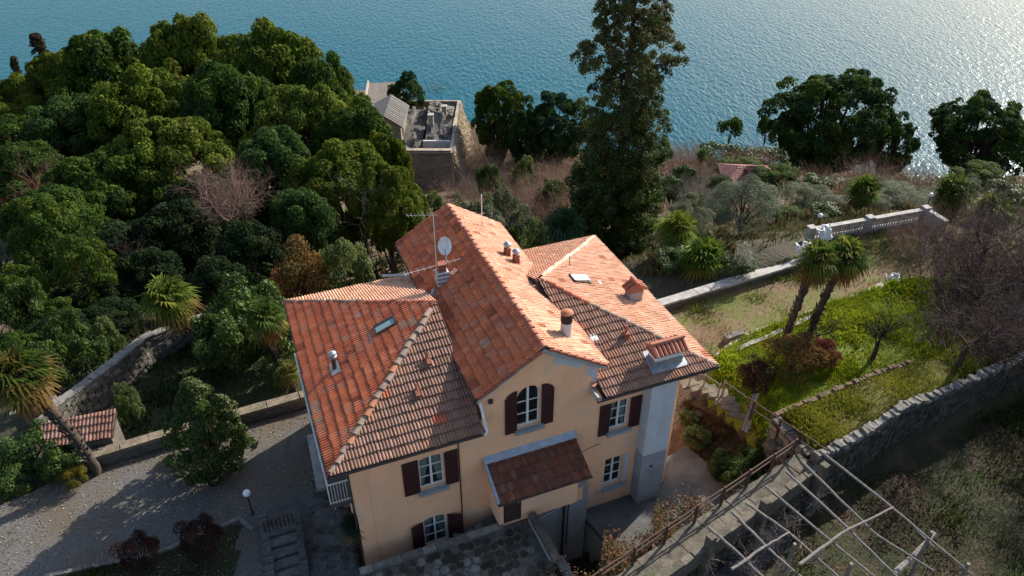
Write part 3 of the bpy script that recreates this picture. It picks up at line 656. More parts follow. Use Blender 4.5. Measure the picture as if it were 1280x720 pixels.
m = MB(); m.lathe((a, b, z + 1.0), [(.12, 0), (.23, .02), (.22, .06), (.11, .12), (.03, .14)], 16); m.build('chimney_cap', 'terracotta', ch)
m = MB(); m.box((a, b, z - .03), (.62, .6, .03), M4=Matrix.Rotation(math.atan(.62), 4, 'Y')); m.build('flashing', 'zinc', ch)
a, b = 13.05, 4.32; z = zr(a, b)
m = MB(); m.box((a, b, z + .12), (.58, .42, .75)); ch = m.build('chimney', 'concrete_pale', V_, label='square pale chimney under a little tiled gable')
for sg in (-1, 1):
    for i in range(3):
        m = MB(); M4 = Matrix.Rotation(sg * .5, 4, 'Y')
        m.tube([(a - .02 * sg, b - .2 + i * .2, z + .86), (a + sg * .43, b - .2 + i * .2, z + .58)], .085, 6, col=(.36, .12, .07)); m.build('cap_tile', 'tile', ch)
m = MB(); m.box((a, b, z + .6), (.66, .5, .22), taper=.5); m.build('chimney_cap', 'terracotta', ch)
m = MB(); m.tube([(a, b - .3, z + .9), (a, b + .3, z + .9)], .075, 8, col=(.42, .14, .08)); m.build('cap_ridge', 'tile', ch)
m = MB(); m.box((a, b, z - .02), (.85, .62, .04), M4=Matrix.Rotation(math.atan(SLW), 4, 'Y')); m.build('flashing', 'zinc', ch)
for (a, b, hh) in ((8.72, 7.22, .5), (8.93, 6.78, .5)):
    z = zr(a, b); m = MB(); m.box((a, b, z), (.2, .2, .35)); ch = m.build('chimney', 'brick', V_, label='small square brick flue with metal cowl')
    brick_courses('brick', ch, a, b, z + .05, .23, .23, 5, .08)
    m = MB(); m.lathe((a, b, z + .46), [(.07, 0), (.07, .08), (.15, .10), (.16, .17), (.06, .26), (.02, .27)], 10); m.build('cowl', 'zinc', ch)
m = MB(); m.box((9.15, 6.55, zr(9.15, 6.55) + .05), (.55, .5, .03), M4=Matrix.Rotation(math.atan(.62), 4, 'Y')); m.build('flashing', 'plaster_pale', V_)
# wide kitchen chimney on the right front slope
a, b = 12.35, .72; z = ZE + SLW * b
m = MB(); m.box((a, b - .03, z + .22), (1.12, .52, .62)); ch = m.build('chimney', 'wood_white', V_, label='wide white chimney with a ridge of round tiles over lead flashing')
m = MB(); m.box((a, b - .03, z + .14), (1.16, .56, .3)); V, F = prism([(a - .75, b - .48), (a + .75, b - .48), (a + .7, b + .42), (a - .7, b + .42)], 0, .03)
m.add([(p[0], p[1], p[2] + ZE + SLW * p[1] + .085) for p in V], F); m.build('flashing', 'zinc', ch)
m = MB(); V, F = prism([(a - .66, b - .36), (a + .66, b - .36), (a + .66, b + .3), (a - .66, b + .3)], z + .53, z + .58); m.add(V, F)
m.add([(a - .62, b - .34, z + .58), (a + .62, b - .34, z + .58), (a + .62, b + .28, z + .58), (a - .62, b + .28, z + .58), (a - .62, b - .03, z + .84), (a + .62, b - .03, z + .84)], [(0, 1, 5, 4), (2, 3, 4, 5), (0, 4, 3), (1, 2, 5)]); m.build('chimney_cap', 'terracotta', ch)
for sg in (-1, 1):
    for i in range(8):
        m = MB(); xx = a - .6 + i * 1.2 / 7; m.tube([(xx, b - .03, z + .89), (xx, b - .03 + sg * .42, z + .62)], [.06, .075], 7, col=rng.choice([(.40, .14, .09), (.46, .2, .14), (.34, .12, .08)])); m.build('cap_tile', 'tile', ch)
m = MB(); m.tube([(a - .7, b - .03, z + .93), (a + .7, b - .03, z + .93)], .07, 8, col=(.45, .17, .1)); m.build('cap_ridge', 'tile', ch)
# chimney on the left slope of the centre
a, b = 5.78, 6.6; z = zr(a, b)
m = MB(); m.box((a, b, z + .2), (.46, .36, .75)); ch = m.build('chimney', 'plaster_pale', V_, label='short grey chimney with sheet-metal skirt beside the satellite dish')
for i in range(3):
    m = MB(); m.box((a, b, z + .12 + i * .17), (.5 - .02 * i, .40 - .02 * i, .09)); m.build('band', 'zinc', ch)
brick_courses('brick', ch, a, b, z + .57, .3, .28, 4, .075)
m = MB(); m.box((a, b, z + .90), (.34, .32, .04)); m.build('chimney_cap', 'brick', ch)
m = MB(); m.box((a - .1, b - .15, z - .03), (.75, .5, .03), M4=Matrix.Rotation(-math.atan(.62), 4, 'Y')); m.build('flashing', 'zinc', ch)
for i in range(5):
    m = MB(); an = rng.uniform(0, 6.28); m.tube([(a + .2 * math.cos(an), b + .2 * math.sin(an), z + .45), (a + .42 * math.cos(an), b + .42 * math.sin(an), z + .5)], .014, 4); m.build('bracket', 'metal_white', ch)
m = MB(); m.box((a + .48, b - .02, z + .42), (.3, .26, .05), rz=.3, M4=Matrix.Rotation(-.5, 4, 'Y'), col=(.55, .3, .2)); m.build('loose_tile', 'tile', V_)
m = MB(); m.box((a - .55, b - .3, z - .2), (.5, .12, .05), rz=.9, M4=Matrix.Rotation(-.5, 4, 'Y')); m.build('loose_board', 'barge', V_)
# satellite dish
a, b = 6.22, 7.45; z = zr(a, b)
m = MB(); m.tube([(a, b, z), (a, b, z + .95)], .025, 8); m.tube([(a, b, z + .75), (a - .08, b - .12, z + .85)], .03, 6); ds = m.build('satellite_dish', 'metal_white', V_)
m = MB(); c = Vector((a - .08, b - .18, z + .95)); dn = (Vector((-.25, -1, .42))).normalized(); sx = dn.cross(Vector((0, 0, 1))).normalized(); sy = sx.cross(dn)
V = [c - dn * .09]; F = []
for i in range(1, 6):
    for k in range(20): t = k * math.pi / 10; r = i / 5; V.append(c + sx * (math.cos(t) * r * .27) + sy * (math.sin(t) * r * .37) - dn * .09 * (1 - r * r))
for k in range(20): F.append((0, 1 + k, 1 + (k + 1) % 20))
for i in range(4):
    for k in range(20): F.append((1 + i * 20 + k, 21 + i * 20 + k, 21 + i * 20 + (k + 1) % 20, 1 + i * 20 + (k + 1) % 20))
n0 = len(V); V += [Vector(p) - dn * .015 for p in V]; F += [tuple(reversed([i + n0 for i in f])) for f in F]
m.add(V, F); m.build('reflector', 'metal_white', ds, smooth=True)
m = MB(); m.tube([c - sy * .42, c - sy * .1 + dn * .45], .014, 5); m.build('feed_arm', 'dark_metal', ds); m = MB(); m.tube([c - sy * .1 + dn * .42, c - sy * .08 + dn * .54], .04, 8); m.build('receiver', 'zinc', ds)
# tall aerial mast by the dish
a, b = 5.62, 6.75; z = zr(a, b)
m = MB(); m.tube([(a, b, z), (a, b, z + 3.15)], .013, 6); ae = m.build('aerial', 'metal_white', V_)
m = MB(); m.tube([(a - .95, b + .25, z + 3.1), (a + .12, b - .02, z + 3.05)], .008, 4)
for i in range(7): x = a - .9 + i * .14; m.tube([(x, b + .25 - .035 * i - .14, z + 3.1), (x, b + .25 - .035 * i + .14, z + 3.1)], .003, 4)
m.build('boom', 'metal_white', ae)
m = MB(); m.tube([(a - 1.35, b - .25, z + .92), (a + 1.2, b + .3, z + .75)], .009, 4)
for i in range(10): x = a - 1.3 + i * .26; m.tube([(x, b - .24 + .055 * i - .16, z + .92 - .017 * i), (x, b - .24 + .055 * i + .16, z + .92 - .017 * i)], .004, 4)
m.build('boom', 'metal_white', ae)
a, b = 8.5, 9.6; z = zr(a, b); m = MB(); m.tube([(a, b, z), (a, b, z + 1.6)], .02, 6); m.tube([(a - .12, b, z + .7), (a + .12, b, z + .7)], .012, 4); m.build('aerial', 'metal_white', V_, label='thin mast near the rear gable')
a, b = 11.15, 6.4; z = zr(a, b); m = MB(); m.tube([(a, b, z), (a, b, z + .55)], .018, 6); m.box((a, b, z + .04), (.2, .12, .08)); m.build('vent_pipe', 'dark_metal', V_)
# steel flue on the left slope
a, b = 1.03, 4.42; z = zr(a, b)
m = MB(); m.tube([(a, b, z), (a, b, z + .62)], .085, 12); fl = m.build('flue_pipe', 'dark_metal', V_)
m = MB(); m.lathe((a, b, z + .60), [(.10, 0), (.15, .03), (.15, .07), (.10, .09), (.10, .14), (.15, .16), (.13, .22), (.03, .27)], 12); m.build('cowl', 'zinc', fl)
m = MB(); m.box((a, b, z + .10), (.34, .62, .03), rz=0.0, M4=Matrix.Rotation(-math.atan(SLW), 4, 'Y')); m.build('flashing', 'zinc', fl)
# roof windows
def roof_window(a, b, la, lb, lab=None, open_=0.0, cover='skylight_glass', sg=-1):
    z = zr(a, b); M4 = Matrix.Rotation(sg * math.atan(SLW), 4, 'Y') ; m = MB()
    for (dx, dy, sx_, sy_) in ((0, lb / 2, la, .06), (0, -lb / 2, la, .06), (la / 2, 0, .06, lb - .06), (-la / 2, 0, .06, lb - .06)):
        q = M4 @ Vector((dx, dy, .09)); m.box((a + q.x, b + q.y, z + q.z), (sx_, sy_, .12), M4=M4)
    f = m.build('roof_window', 'dark_metal', V_, label=lab)
    q = M4 @ Vector((0, 0, .11 + open_ * .5)); M5 = Matrix.Rotation(-open_, 4, 'Y') @ M4 if open_ else M4
    m = MB(); m.box((a + q.x, b + q.y, z + q.z), (la - .08, lb - .08, .02), M4=M5); m.build('pane', cover, f); return f
roof_window(3.14, 5.14, .82, .44)
m = MB(); m.box((2.58, 5.0, zr(2.58, 5) + .06), (.25, .7, .03), M4=Matrix.Rotation(-math.atan(SLW), 4, 'Y')); m.build('flashing', 'zinc', V_)
roof_window(11.06, 5.3, .78, .5, 'roof window standing ajar on the sunlit slope', open_=.12, cover='cloth_white', sg=1)
m = MB(); q = M4 = Matrix.Rotation(-math.atan(SLW), 4, 'Y'); m.box((2.35, 6.6, zr(2.35, 6.6) + .07), (.22, .30, .02), M4=M4); m.build('glass_tile', 'skylight_glass', V_)
m = MB(); M6 = Matrix.Rotation(math.atan(SLW), 4, 'Y'); m.box((12.0, 5.3, zr(12, 5.3) + .07), (.16, .3, .02), M4=M6); m.build('glass_tile', 'cloth_white', V_)
m = MB(); M7 = Matrix.Rotation(math.atan(SLW), 4, 'X'); m.box((10.15, 2.15, ZE + SLW * 2.15 + .08), (.3, .3, .02), M4=M7); m.build('glass_tile', 'cloth_white', V_)
for (a, b) in ((4.05, 2.75), (3.35, 1.75)):
    z = ZE + SLW * b; m = MB(); m.box((a, b, z + .12), (.16, .30, .2), M4=Matrix.Rotation(math.atan(SLW), 4, 'X')); m.tube([(a, b - .05, z + .1), (a, b + .2, z + .38)], .05, 6); m.build('vent_tile', 'brick', V_)
a, b = 11.35, 1.9; z = ZE + SLW * b; m = MB(); m.box((a, b, z + .14), (.16, .26, .24)); m.tube([(a, b, z + .2), (a + .02, b + .06, z + .5)], .055, 6); m.build('vent_tile', 'brick', V_)
# rubble of broken tiles at the gable's right foot
for i in range(7):
    m = MB(); m.box((9.55 + rng.uniform(-.2, .2), .55 + rng.uniform(-.15, .5), 6.2 + rng.uniform(0, .25)), (.16, .2, .03), rz=rng.uniform(0, 3), M4=Matrix.Rotation(rng.uniform(-.6, .6), 4, 'X'), col=rng.choice([(.5, .2, .12), (.4, .13, .07)])); m.build('loose_tile', 'tile', V_)
# ---------------------------------------------------------------- entrance annex
AB = -.42
m = panel_with_holes(5.42, 8.52, 1.42, 3.32, [(5.58, 6.28, 1.46, 3.3), (6.52, 7.30, 2.62, 3.16)], AB, .12); m.add([(5.42, AB, 1.42), (5.42, WB, 1.42), (5.42, WB, 3.8), (5.42, AB, 3.32)], [(3, 2, 1, 0)])
m.add([(8.52, AB, 1.42), (8.52, WB, 1.42), (8.52, WB, 3.8), (8.52, AB, 3.32)], [(0, 1, 2, 3)]); m.add([(5.42, AB, 1.42), (8.52, AB, 1.42), (8.52, WB, 1.42), (5.42, WB, 1.42)], [(3, 2, 1, 0)])
m.build('porch_wall', 'plaster', V_)
m = MB(); m.box((5.93, AB + .08, 2.38), (.70, .05, 1.84)); dr = m.build('door', 'dark_wood', V_)
for i in range(2):
    g = MB(); g.box((5.93, AB + .045, 1.9 + i * .85), (.5, .02, .65)); g.build('door_panel', 'dark_wood', dr)
g = MB(); g.tube([(6.2, AB + .02, 2.4), (6.12, AB + .02, 2.4)], .015, 6); g.build('handle', 'zinc', dr)
m = MB()
for (x, z, sx_, sz_) in ((6.55, 2.89, .05, .54), (7.27, 2.89, .05, .54), (6.91, 2.64, .68, .05), (6.91, 3.13, .68, .05), (6.91, 2.89, .04, .44)): m.box((x, AB + .0, z), (sx_, .05, sz_))
wo = m.build('window', 'shutter', V_, label='small dark-framed window of the porch')
for x in (6.73, 7.09): g = MB(); g.box((x, AB + .02, 2.89), (.3, .01, .43)); g.build('pane', 'glass', wo)
m = MB(); V, F = prism([(7.0, .15), (9.3, .15), (9.3, .59), (7.0, .59)], -3, 1.41); m.add(V, F); m.build('porch_base', 'plaster_grey', V_)
m = MB(); V, F = prism([(6.7, .12), (9.05, .12), (9.05, .149), (6.7, .149)], .72, 1.415); m.add(V, F); m.build('porch_base', 'plaster', V_, label='orange painted band below the porch')
m = MB(); m.tube([(8.25, .03, 1.4), (8.25, .03, -2.6)], .06, 8); m.tube([(8.42, .03, 1.4), (8.42, .03, -1.6)], .03, 6); m.build('downpipe', 'dark_metal', V_, label='dark pipes on the basement wall under the porch')
m = MB(); m.tube([(6.9, .08, .35), (8.2, .08, .75), (9.3, .50, .2), (9.9, .57, .3)], .018, 5); m.build('cable', 'metal_white', V_)
# porch roof
PE = 3.30; PT = 3.86; PB0 = -.92; PB1 = .40; sl = (PT - PE) / (PB1 - PB0)
pd = [(5.27, PB0, PE), (8.72, PB0, PE), (8.72, PB1, PT), (5.27, PB1, PT)]
m = MB(); slab(m, pd, .07); m.build('porch_roof', 'dark_wood', V_)
FIELD.clear(); CAND.clear()
tile_plane('porch', C_CH, pd, (1, 0, 0), (0, 1, sl), w_=.15, singles=False)
m = MB(); V, F, C = FIELD[0]; m.v = V; m.f = F; m.c = C; tag(m.build('porch_tiles', 'tile', V_), kind='stuff')
m = MB(); V = [(5.2, PB1 - .05, PT - .02), (8.78, PB1 - .05, PT - .02), (8.78, WB - .003, PT + .22), (5.2, WB - .003, PT + .22), (5.2, PB1 - .05, PT + .04), (8.78, PB1 - .05, PT + .04), (8.78, WB - .003, PT + .27), (5.2, WB - .003, PT + .27)]
m.add(V, [(0, 3, 2, 1), (4, 5, 6, 7), (0, 1, 5, 4), (1, 2, 6, 5), (2, 3, 7, 6), (3, 0, 4, 7)])
V = [(5.16, PB0 - .03, PE - .04), (5.27, PB0 - .03, PE - .04), (5.27, PB1 - .06, PT - .02), (5.16, PB1 - .06, PT - .02)]; V += [(p[0], p[1], p[2] + .14) for p in V]; m.add(V, [(0, 3, 2, 1), (4, 5, 6, 7), (0, 1, 5, 4), (1, 2, 6, 5), (2, 3, 7, 6), (3, 0, 4, 7)])
m.build('flashing', 'zinc', V_, label='weathered metal flashing along the porch roof')
m = MB(); m.tube([(5.2, PB0 - .04, PE - .03), (8.78, PB0 - .04, PE - .03)], .05, 6); m.tube([(8.6, PB0 + .05, PE - .1), (8.6, AB + .3, PE - .45)], .03, 5); m.build('gutter', 'dark_metal', V_)
# ---------------------------------------------------------------- balcony on the left flank
m = MB(); V, F = prism([(-.14, 1.42), (.62, 1.42), (.62, 9.0), (-.14, 9.0)], 2.82, 3.0); m.add(V, F); bal = m.build('balcony', 'concrete', V_)
m = MB(); m.tube([(-.12, 1.44, 4.0), (-.12, 9.0, 4.0)], .035, 6); m.tube([(-.12, 1.44, 4.0), (.6, 1.44, 4.0)], .03, 6); m.tube([(-.12, 1.44, 3.08), (.6, 1.44, 3.08)], .02, 6); m.tube([(-.12, 1.44, 3.08), (-.12, 9.0, 3.08)], .02, 6); m.build('handrail', 'metal_white', bal)
for i in range(8):
    m = MB(); m.tube([(-.12 + i * .1, 1.44, 3.0), (-.12 + i * .1, 1.44, 4.0)], .012, 5); m.build('baluster', 'metal_white', bal)
for i in range(50):
    m = MB(); m.tube([(-.12, 1.6 + i * .15, 3.0), (-.12, 1.6 + i * .15, 4.0)], .012, 5); m.build('baluster', 'metal_white', bal)
m = MB(); V, F = prism([(-.02, 1.46), (.02, 1.46), (.02, 9), (-.02, 9)], 2.7, 2.82); m.add(V, F); m.build('beam', 'metal_white', bal)
# ================================================================ YARDS, WALLS, FENCES
def hp(poly): return [hw2(*p) for p in poly]
m = MB(); V, F = prism(hp([(-1.2, -9), (6.55, -9), (6.55, -.45), (-1.2, -.45)]), -3.0, 1.38); m.add(V, F)
patio = tag(m.build('patio', 'mortar'), kind='structure')
pr = random.Random(3)
HM = Matrix.Rotation(HYAW, 3, 'Z')
def irregular(m, cx_, cy_, z, r1, r2, th, pr, col, n=7, rot=0):
    pts = []
    for k in range(n):
        t = 2 * math.pi * k / n + pr.uniform(-.2, .2); x, y = r1 * math.cos(t) * pr.uniform(.85, 1.1), r2 * math.sin(t) * pr.uniform(.85, 1.1)
        pts.append((cx_ + x * math.cos(rot) - y * math.sin(rot), cy_ + x * math.sin(rot) + y * math.cos(rot)))
    V, F = prism(pts, z, z + th); m.add(V, F, col)
for i in range(26):
    for j in range(11):
        a = -.9 + i * .30 + pr.uniform(-.05, .05) + (j % 2) * .15; b = -.75 - j * .33 + pr.uniform(-.05, .05)
        if a > 6.3 or pr.random() < .1: continue
        p = HW(a, b); m = MB(); lt = vnoise(np.array([a * 2.]), np.array([b * 2.]), 1.0, 5)[0] + pr.uniform(-.25, .25) > .12; g = pr.uniform(.75, 1.25) if lt else pr.uniform(.18, .4); q_ = pr.uniform(.85, 1.12); irregular(m, p[0], p[1], 1.37, .155 * q_, .165 * q_, .02 + pr.uniform(0, .03), pr, (g, g * (1.02 if lt else .85), g * (1.05 if lt else .72)), n=pr.choice((5, 6, 7)), rot=HYAW + pr.uniform(-.6, .6)); m.build('flagstone', 'stone', patio)
def stone_wall(name, pts, width, h0, label, cat, cop_len=.38, cop_h=.14, body='mortar', stones=True, seed=1, top_noise=.04, cop_mat='stone', cop_w=None, group=None, face=False, cop_col=None, maxs=140, face_mat='stone'):
    """pts: (x,y,ztop) along the centre line; h0: base below; coping stones as parts"""
    rg = random.Random(seed); pts = [np.array(p, float) for p in pts]; root = empty(name, (pts[0][0], pts[0][1], h0 if np.isscalar(h0) else h0[0]), 0, label, cat, group)
    org = np.array(root.location); m = MB(); w2 = width / 2
    def at(s):
        for i in range(len(pts) - 1):
            L = np.linalg.norm((pts[i + 1] - pts[i])[:2])
            if s <= L or i == len(pts) - 2:
                t = min(s / L, 1.0); d = (pts[i + 1] - pts[i])[:2] / L; return pts[i] + (pts[i + 1] - pts[i]) * t, d
            s -= L
    tot = sum(np.linalg.norm((pts[i + 1] - pts[i])[:2]) for i in range(len(pts) - 1)); nseg = max(2, int(tot / 1.0)); V = []
    for i in range(nseg + 1):
        p, d = at(tot * i / nseg); n = np.array([-d[1], d[0]]); hb = h0 if np.isscalar(h0) else h0[0] + (h0[1] - h0[0]) * i / nseg
        for s_ in (-1, 1):
            q = p[:2] + n * s_ * w2; V.append((q[0] - org[0], q[1] - org[1], hb - org[2])); V.append((q[0] - org[0], q[1] - org[1], p[2] - cop_h - org[2]))
    F = []
    for i in range(nseg):
        a = i * 4; b = a + 4; F += [(a, a + 1, b + 1, b), (a + 2, b + 2, b + 3, a + 3), (a + 1, a + 3, b + 3, b + 1)]
    F += [(0, 2, 3, 1), (nseg * 4, nseg * 4 + 1, nseg * 4 + 3, nseg * 4 + 2)]
    m.add(V, F); m.build('wall_body', body, root)
    s = 0; k = 0; cw = cop_w or width + .06
    while s < tot:
        L = cop_len * rg.uniform(.7, 1.3); p, d = at(min(s + L / 2, tot)); an = math.atan2(d[1], d[0]); m = MB(); g = rg.uniform(.8, 1.35); c = cop_col or (g, g, g * .98)
        m.stone((0, 0, 0), (L - .02, cw * (rg.uniform(.9, 1.05) if top_noise < .1 else rg.uniform(.65, 1.15)), cop_h * rg.uniform(.9, 1.2)), an + rg.uniform(-.04, .04) * (top_noise > .02) * (1 if top_noise < .1 else 7), rg, c, j=min(.16, top_noise * 1.6))
        o = m.build('coping_stone', cop_mat, root); o.location = (p[0] - org[0], p[1] - org[1], p[2] - cop_h / 2 - org[2] + rg.uniform(-1, 1) * top_noise * .6); s += L; k += 1
    if face:   # stones of both faces; the larger near ones are parts, the rest one part
        rest = MB(); cnt = 0; s = 0
        rows = []
        while s < tot:
            L = rg.uniform(.22, .45); p, d = at(min(s + L / 2, tot)); n = np.array([-d[1], d[0]]); hb = h0 if np.isscalar(h0) else h0[0] + (h0[1] - h0[0]) * s / tot; z = p[2] - cop_h - .02
            for s_ in (-1, 1):
                zz = z - rg.uniform(0, .1)
                while zz > hb:
                    hh = rg.uniform(.14, .27); q = p[:2] + n * s_ * (w2 - .02) + d * rg.uniform(-.06, .06); g = rg.uniform(.45, 1.15); c = (g, g * .98, g * .94); an = math.atan2(d[1], d[0])
                    if s_ == -1 and cnt < maxs:
                        mm = MB(); mm.stone((0, 0, 0), (L * rg.uniform(.8, .98), .16, hh - .02), an, rg, c, .13); o = mm.build('stone', face_mat, root); o.location = (q[0] - org[0], q[1] - org[1], zz - hh / 2 - org[2]); cnt += 1
                    else: rest.stone((q[0] - org[0], q[1] - org[1], zz - hh / 2 - org[2]), (L * rg.uniform(.8, .98), .16, hh - .02), an, rg, c, .13)
                    zz -= hh
            s += L
        tag(rest.build('stones', face_mat, root), kind='stuff')
    return root
def c3(poly): return [np.array(HW(*p)) for p in poly]
# parapet of the patio
a = HW(6.62, -.55, 1.85); b = HW(6.66, -2.4, 1.85); c = HW(6.68, -9, 1.6)
stone_wall('parapet', [a, b], .24, -3, 'stepped grey stone parapet between the patio and the sunken yard', 'wall', cop_len=.9, cop_h=.16, body='plaster_grey', cop_mat='walk_stone', top_noise=.02, cop_w=.3, cop_col=(.8,.8,.8))
stone_wall('parapet', [HW(6.85, -2.45, 1.62), HW(7.05, -8, 1.62)], .24, -3, 'lower grey parapet with pale coping running off the bottom edge', 'wall', cop_len=.8, cop_h=.14, body='plaster_grey', cop_mat='concrete', top_noise=.02, cop_w=.3)
# kerb of the patio along the light well and the sill strip at the foot of the facade
stone_wall('kerb', [HW(.3, -.42, 1.52), HW(5.45, -.42, 1.52)], .16, .9, 'weathered stone kerb edging the patio along the facade', 'kerb', cop_len=.6, cop_h=.12, top_noise=.015, cop_w=.24)
stone_wall('kerb', [HW(3.9, .32, .62), HW(5.4, .30, .95)], .34, .0, 'mossy stone trough below the right ground-floor shutter', 'kerb', cop_len=.5, cop_h=.14, top_noise=.02, cop_w=.38)
m = MB(); V, F = prism(hp([(.5, -.48), (5.6, -.48), (5.6, .58), (.5, .58)]), -1, .06); m.add(V, F); tag(m.build('light_well_floor', 'concrete'), kind='structure')
stone_wall('kerb', [HW(.72, .46, .2), HW(3.9, .46, .2)], .2, -.3, 'pale stone plinth strip at the foot of the left facade', 'kerb', cop_len=.55, cop_h=.12, top_noise=.015, cop_w=.26)
# concrete yard
m = MB(); V, F = prism(hp([(9.25, .52), (9.95, -3.2), (10.9, -9), (16.6, -9), (16.2, -1.6), (15.15, 2.15), (14.55, 1.9), (13.2, 1.6), (13.2, .58), (9.25, .58)]), -.85, -.6); m.add(V, F); tag(m.build('concrete_yard', 'concrete'), kind='structure')
m = MB(); V, F = prism(hp([(9.4, .3), (10.05, -3.2), (11, -9), (11.2, -9), (10.3, -3.2), (9.7, .3)]), -3.3, -.86); m.add(V, F); tag(m.build('retaining_wall', 'plaster_grey'), 'dark retaining wall under the left edge of the concrete yard', 'wall')
# low drive wall on the left, with pale coping
stone_wall('garden_wall', [(-18.6, 21.2, .62), (-15.4, 22.75, .62), (-12.0, 24.3, .62), (-9.15, 25.6, .62)], .4, -1.6, 'low wall with flat pale coping between gravel drive and garden', 'wall', cop_len=1.25, cop_h=.14, cop_mat='walk_stone', top_noise=.015, cop_w=.5, seed=4, cop_col=(1.5, 1.4, 1.25))
# curved rubble wall
stone_wall('rubble_wall', [(-20.9, 24.7, .35), (-20.6, 25.6, .3), (-19.8, 27.6, .25), (-18.9, 30.2, .15), (-17.4, 31.9, .0), (-15.4, 33.0, -.2)], .42, -2.2, 'curving old rubble wall behind the tiled shed roof', 'wall', cop_len=.5, cop_h=.1, top_noise=.04, seed=8, face=True, body='mortar', maxs=120)
stone_wall('rubble_wall', [(-22.6, 24.6, .3), (-21.2, 25.3, .3)], .5, -2, 'short stub of brown wall left of the curving rubble wall', 'wall', cop_len=.5, cop_h=.1, top_noise=.04, seed=9)
# shed
shed = empty('garden_shed', (-18.2, 22.4, 0), 0, 'small lean-to shed with brown tiled roof against the low drive wall', 'shed')
FIELD.clear(); CAND.clear()
sp = [P(60, 558, .9), P(141, 546, .9), P(146, 513, 1.35), P(52, 531, 1.35)]
def rel(p, o): return tuple(np.array(p) - np.array(o.location))
spl = [rel(p, shed) for p in sp]; e = Vector(spl[1]) - Vector(spl[0]); nn = e.cross(Vector(spl[3]) - Vector(spl[0])).normalized(); s_ = nn.cross(e).normalized()
C_SH = [(.24, .12, .085), (.2, .10, .07), (.28, .14, .1), (.22, .13, .10), (.26, .15, .12), (.18, .09, .065), (.3, .16, .11), (.24, .11, .08)]
m = MB(); slab(m, spl, .08); m.build('roof', 'dark_wood', shed)
tile_plane('shed', C_SH, spl, e, s_, w_=.3, singles=False); m = MB(); V, F, C = FIELD[0]; m.v = V; m.f = F; m.c = C; tag(m.build('roof_tiles', 'tile', shed), kind='stuff')
m = MB(); q = [np.array(p) for p in spl]; qq = [(x[0] * .94, x[1] * .9, x[2]) for x in q]
for i in range(4): p0, p1 = qq[i], qq[(i + 1) % 4]; m.add([(p0[0], p0[1], -1.6), (p1[0], p1[1], -1.6), (p1[0], p1[1], p1[2] - .1), (p0[0], p0[1], p0[2] - .1)], [(0, 1, 2, 3)])
m.build('wall', 'mortar', shed)
# posts, white board and flower pot by the shed
m = MB(); p = P(56, 518, .6); m.box((p[0], p[1], .2), (.14, .9, .9), rz=-.4); tag(m.build('gate_leaf', 'grey_wood'), 'weathered leaf of a gate leaning left of the shed roof', 'gate')
p = P(68, 525, .7); m = MB(); m.box((p[0], p[1], .5), (.45, .3, .5), rz=.3); tag(m.build('stone_block', 'concrete_pale'), 'pale stone block beside the shed roof', 'block')
p = P(134, 557, .3); m = MB(); m.lathe((p[0], p[1], -.02), [(.12, 0), (.2, .28), (.22, .34), (.18, .36), (.1, .3)], 12); tag(m.build('flower_pot', 'terracotta'), 'round clay pot hanging on the drive side of the low wall', 'pot')
# globe lamps
def lamp(x, y, z, h, label):
    r = empty('garden_lamp', (x, y, z), 0, label, 'lamp', 'white globe garden lamps'); m = MB(); m.tube([(0, 0, 0), (0, 0, h)], .035, 8); m.lathe((0, 0, 0), [(.09, 0), (.08, .1), (.04, .14)], 8); m.build('post', 'dark_metal', r)
    m = MB(); m.lathe((0, 0, h), [(.15 * math.sin(math.pi * (i + .5) / 9), .15 - .15 * math.cos(math.pi * (i + .5) / 9)) for i in range(9)], 14); m.build('globe', 'globe', r, smooth=True)
p = P(316, 642, 0); lamp(p[0], p[1], 0, 1.05, 'white globe lamp on a short dark post at the edge of the drive')
for (u, v, Y, lb) in ((1025, 272, 43, 'white globe lamp behind the left end of the balustrade'), (1163, 246, 46, 'white globe lamp behind the right end of the balustrade')):
    p = PY(u, v, Y); g = hz(p[0], p[1]); lamp(p[0], p[1], g, p[2] - g, lb)
# stone kerb round the roadside lawn, retaining edge of left step by the balcony
stone_wall('kerb', [(-16.9, 16.35, .12), (-13.2, 17.35, .12), (-10.6, 18.9, .12), (-10.1, 18.5, .12)], .14, -.3, 'low stone kerb between the gravel drive and the dark lawn', 'kerb', cop_len=.4, cop_h=.12, top_noise=.02, cop_w=.16)
m = MB(); V, F = prism(hp([(-.46, 4.9), (-.12, 4.9), (-.05, 8.1), (-.36, 8.1)]), -.3, .16); m.add(V, F); tag(m.build('step', 'concrete_pale'), 'long low concrete step under the left balcony', 'step')
# dark paved court left of the house: flags
m = MB(); V, F = prism([tuple(P(345, 628, .02)[:2]), tuple(P(398, 612, .02)[:2]), hw2(.6, .9), hw2(.2, -.5), hw2(-1.2, -.5), hw2(-1.2, -9), (-9.0, 10), tuple(P(340, 720, .02)[:2])][::-1], -.4, .03); m.add(V, F)
court = tag(m.build('side_court', 'concrete'), kind='structure')
for i in range(14):
    for j in range(12):
        u = 388 + i * 9; v = 620 + j * 11
        if u > 450 or v > 715: continue
        p = P(u - (v - 620) * .02, v, .03); m = MB(); g = pr.uniform(.3, .8)
        if pr.random() < .35: continue
        irregular(m, p[0], p[1], .025, .16, .17, .025, pr, (g, g, g)); m.build('flagstone', 'stone', court)
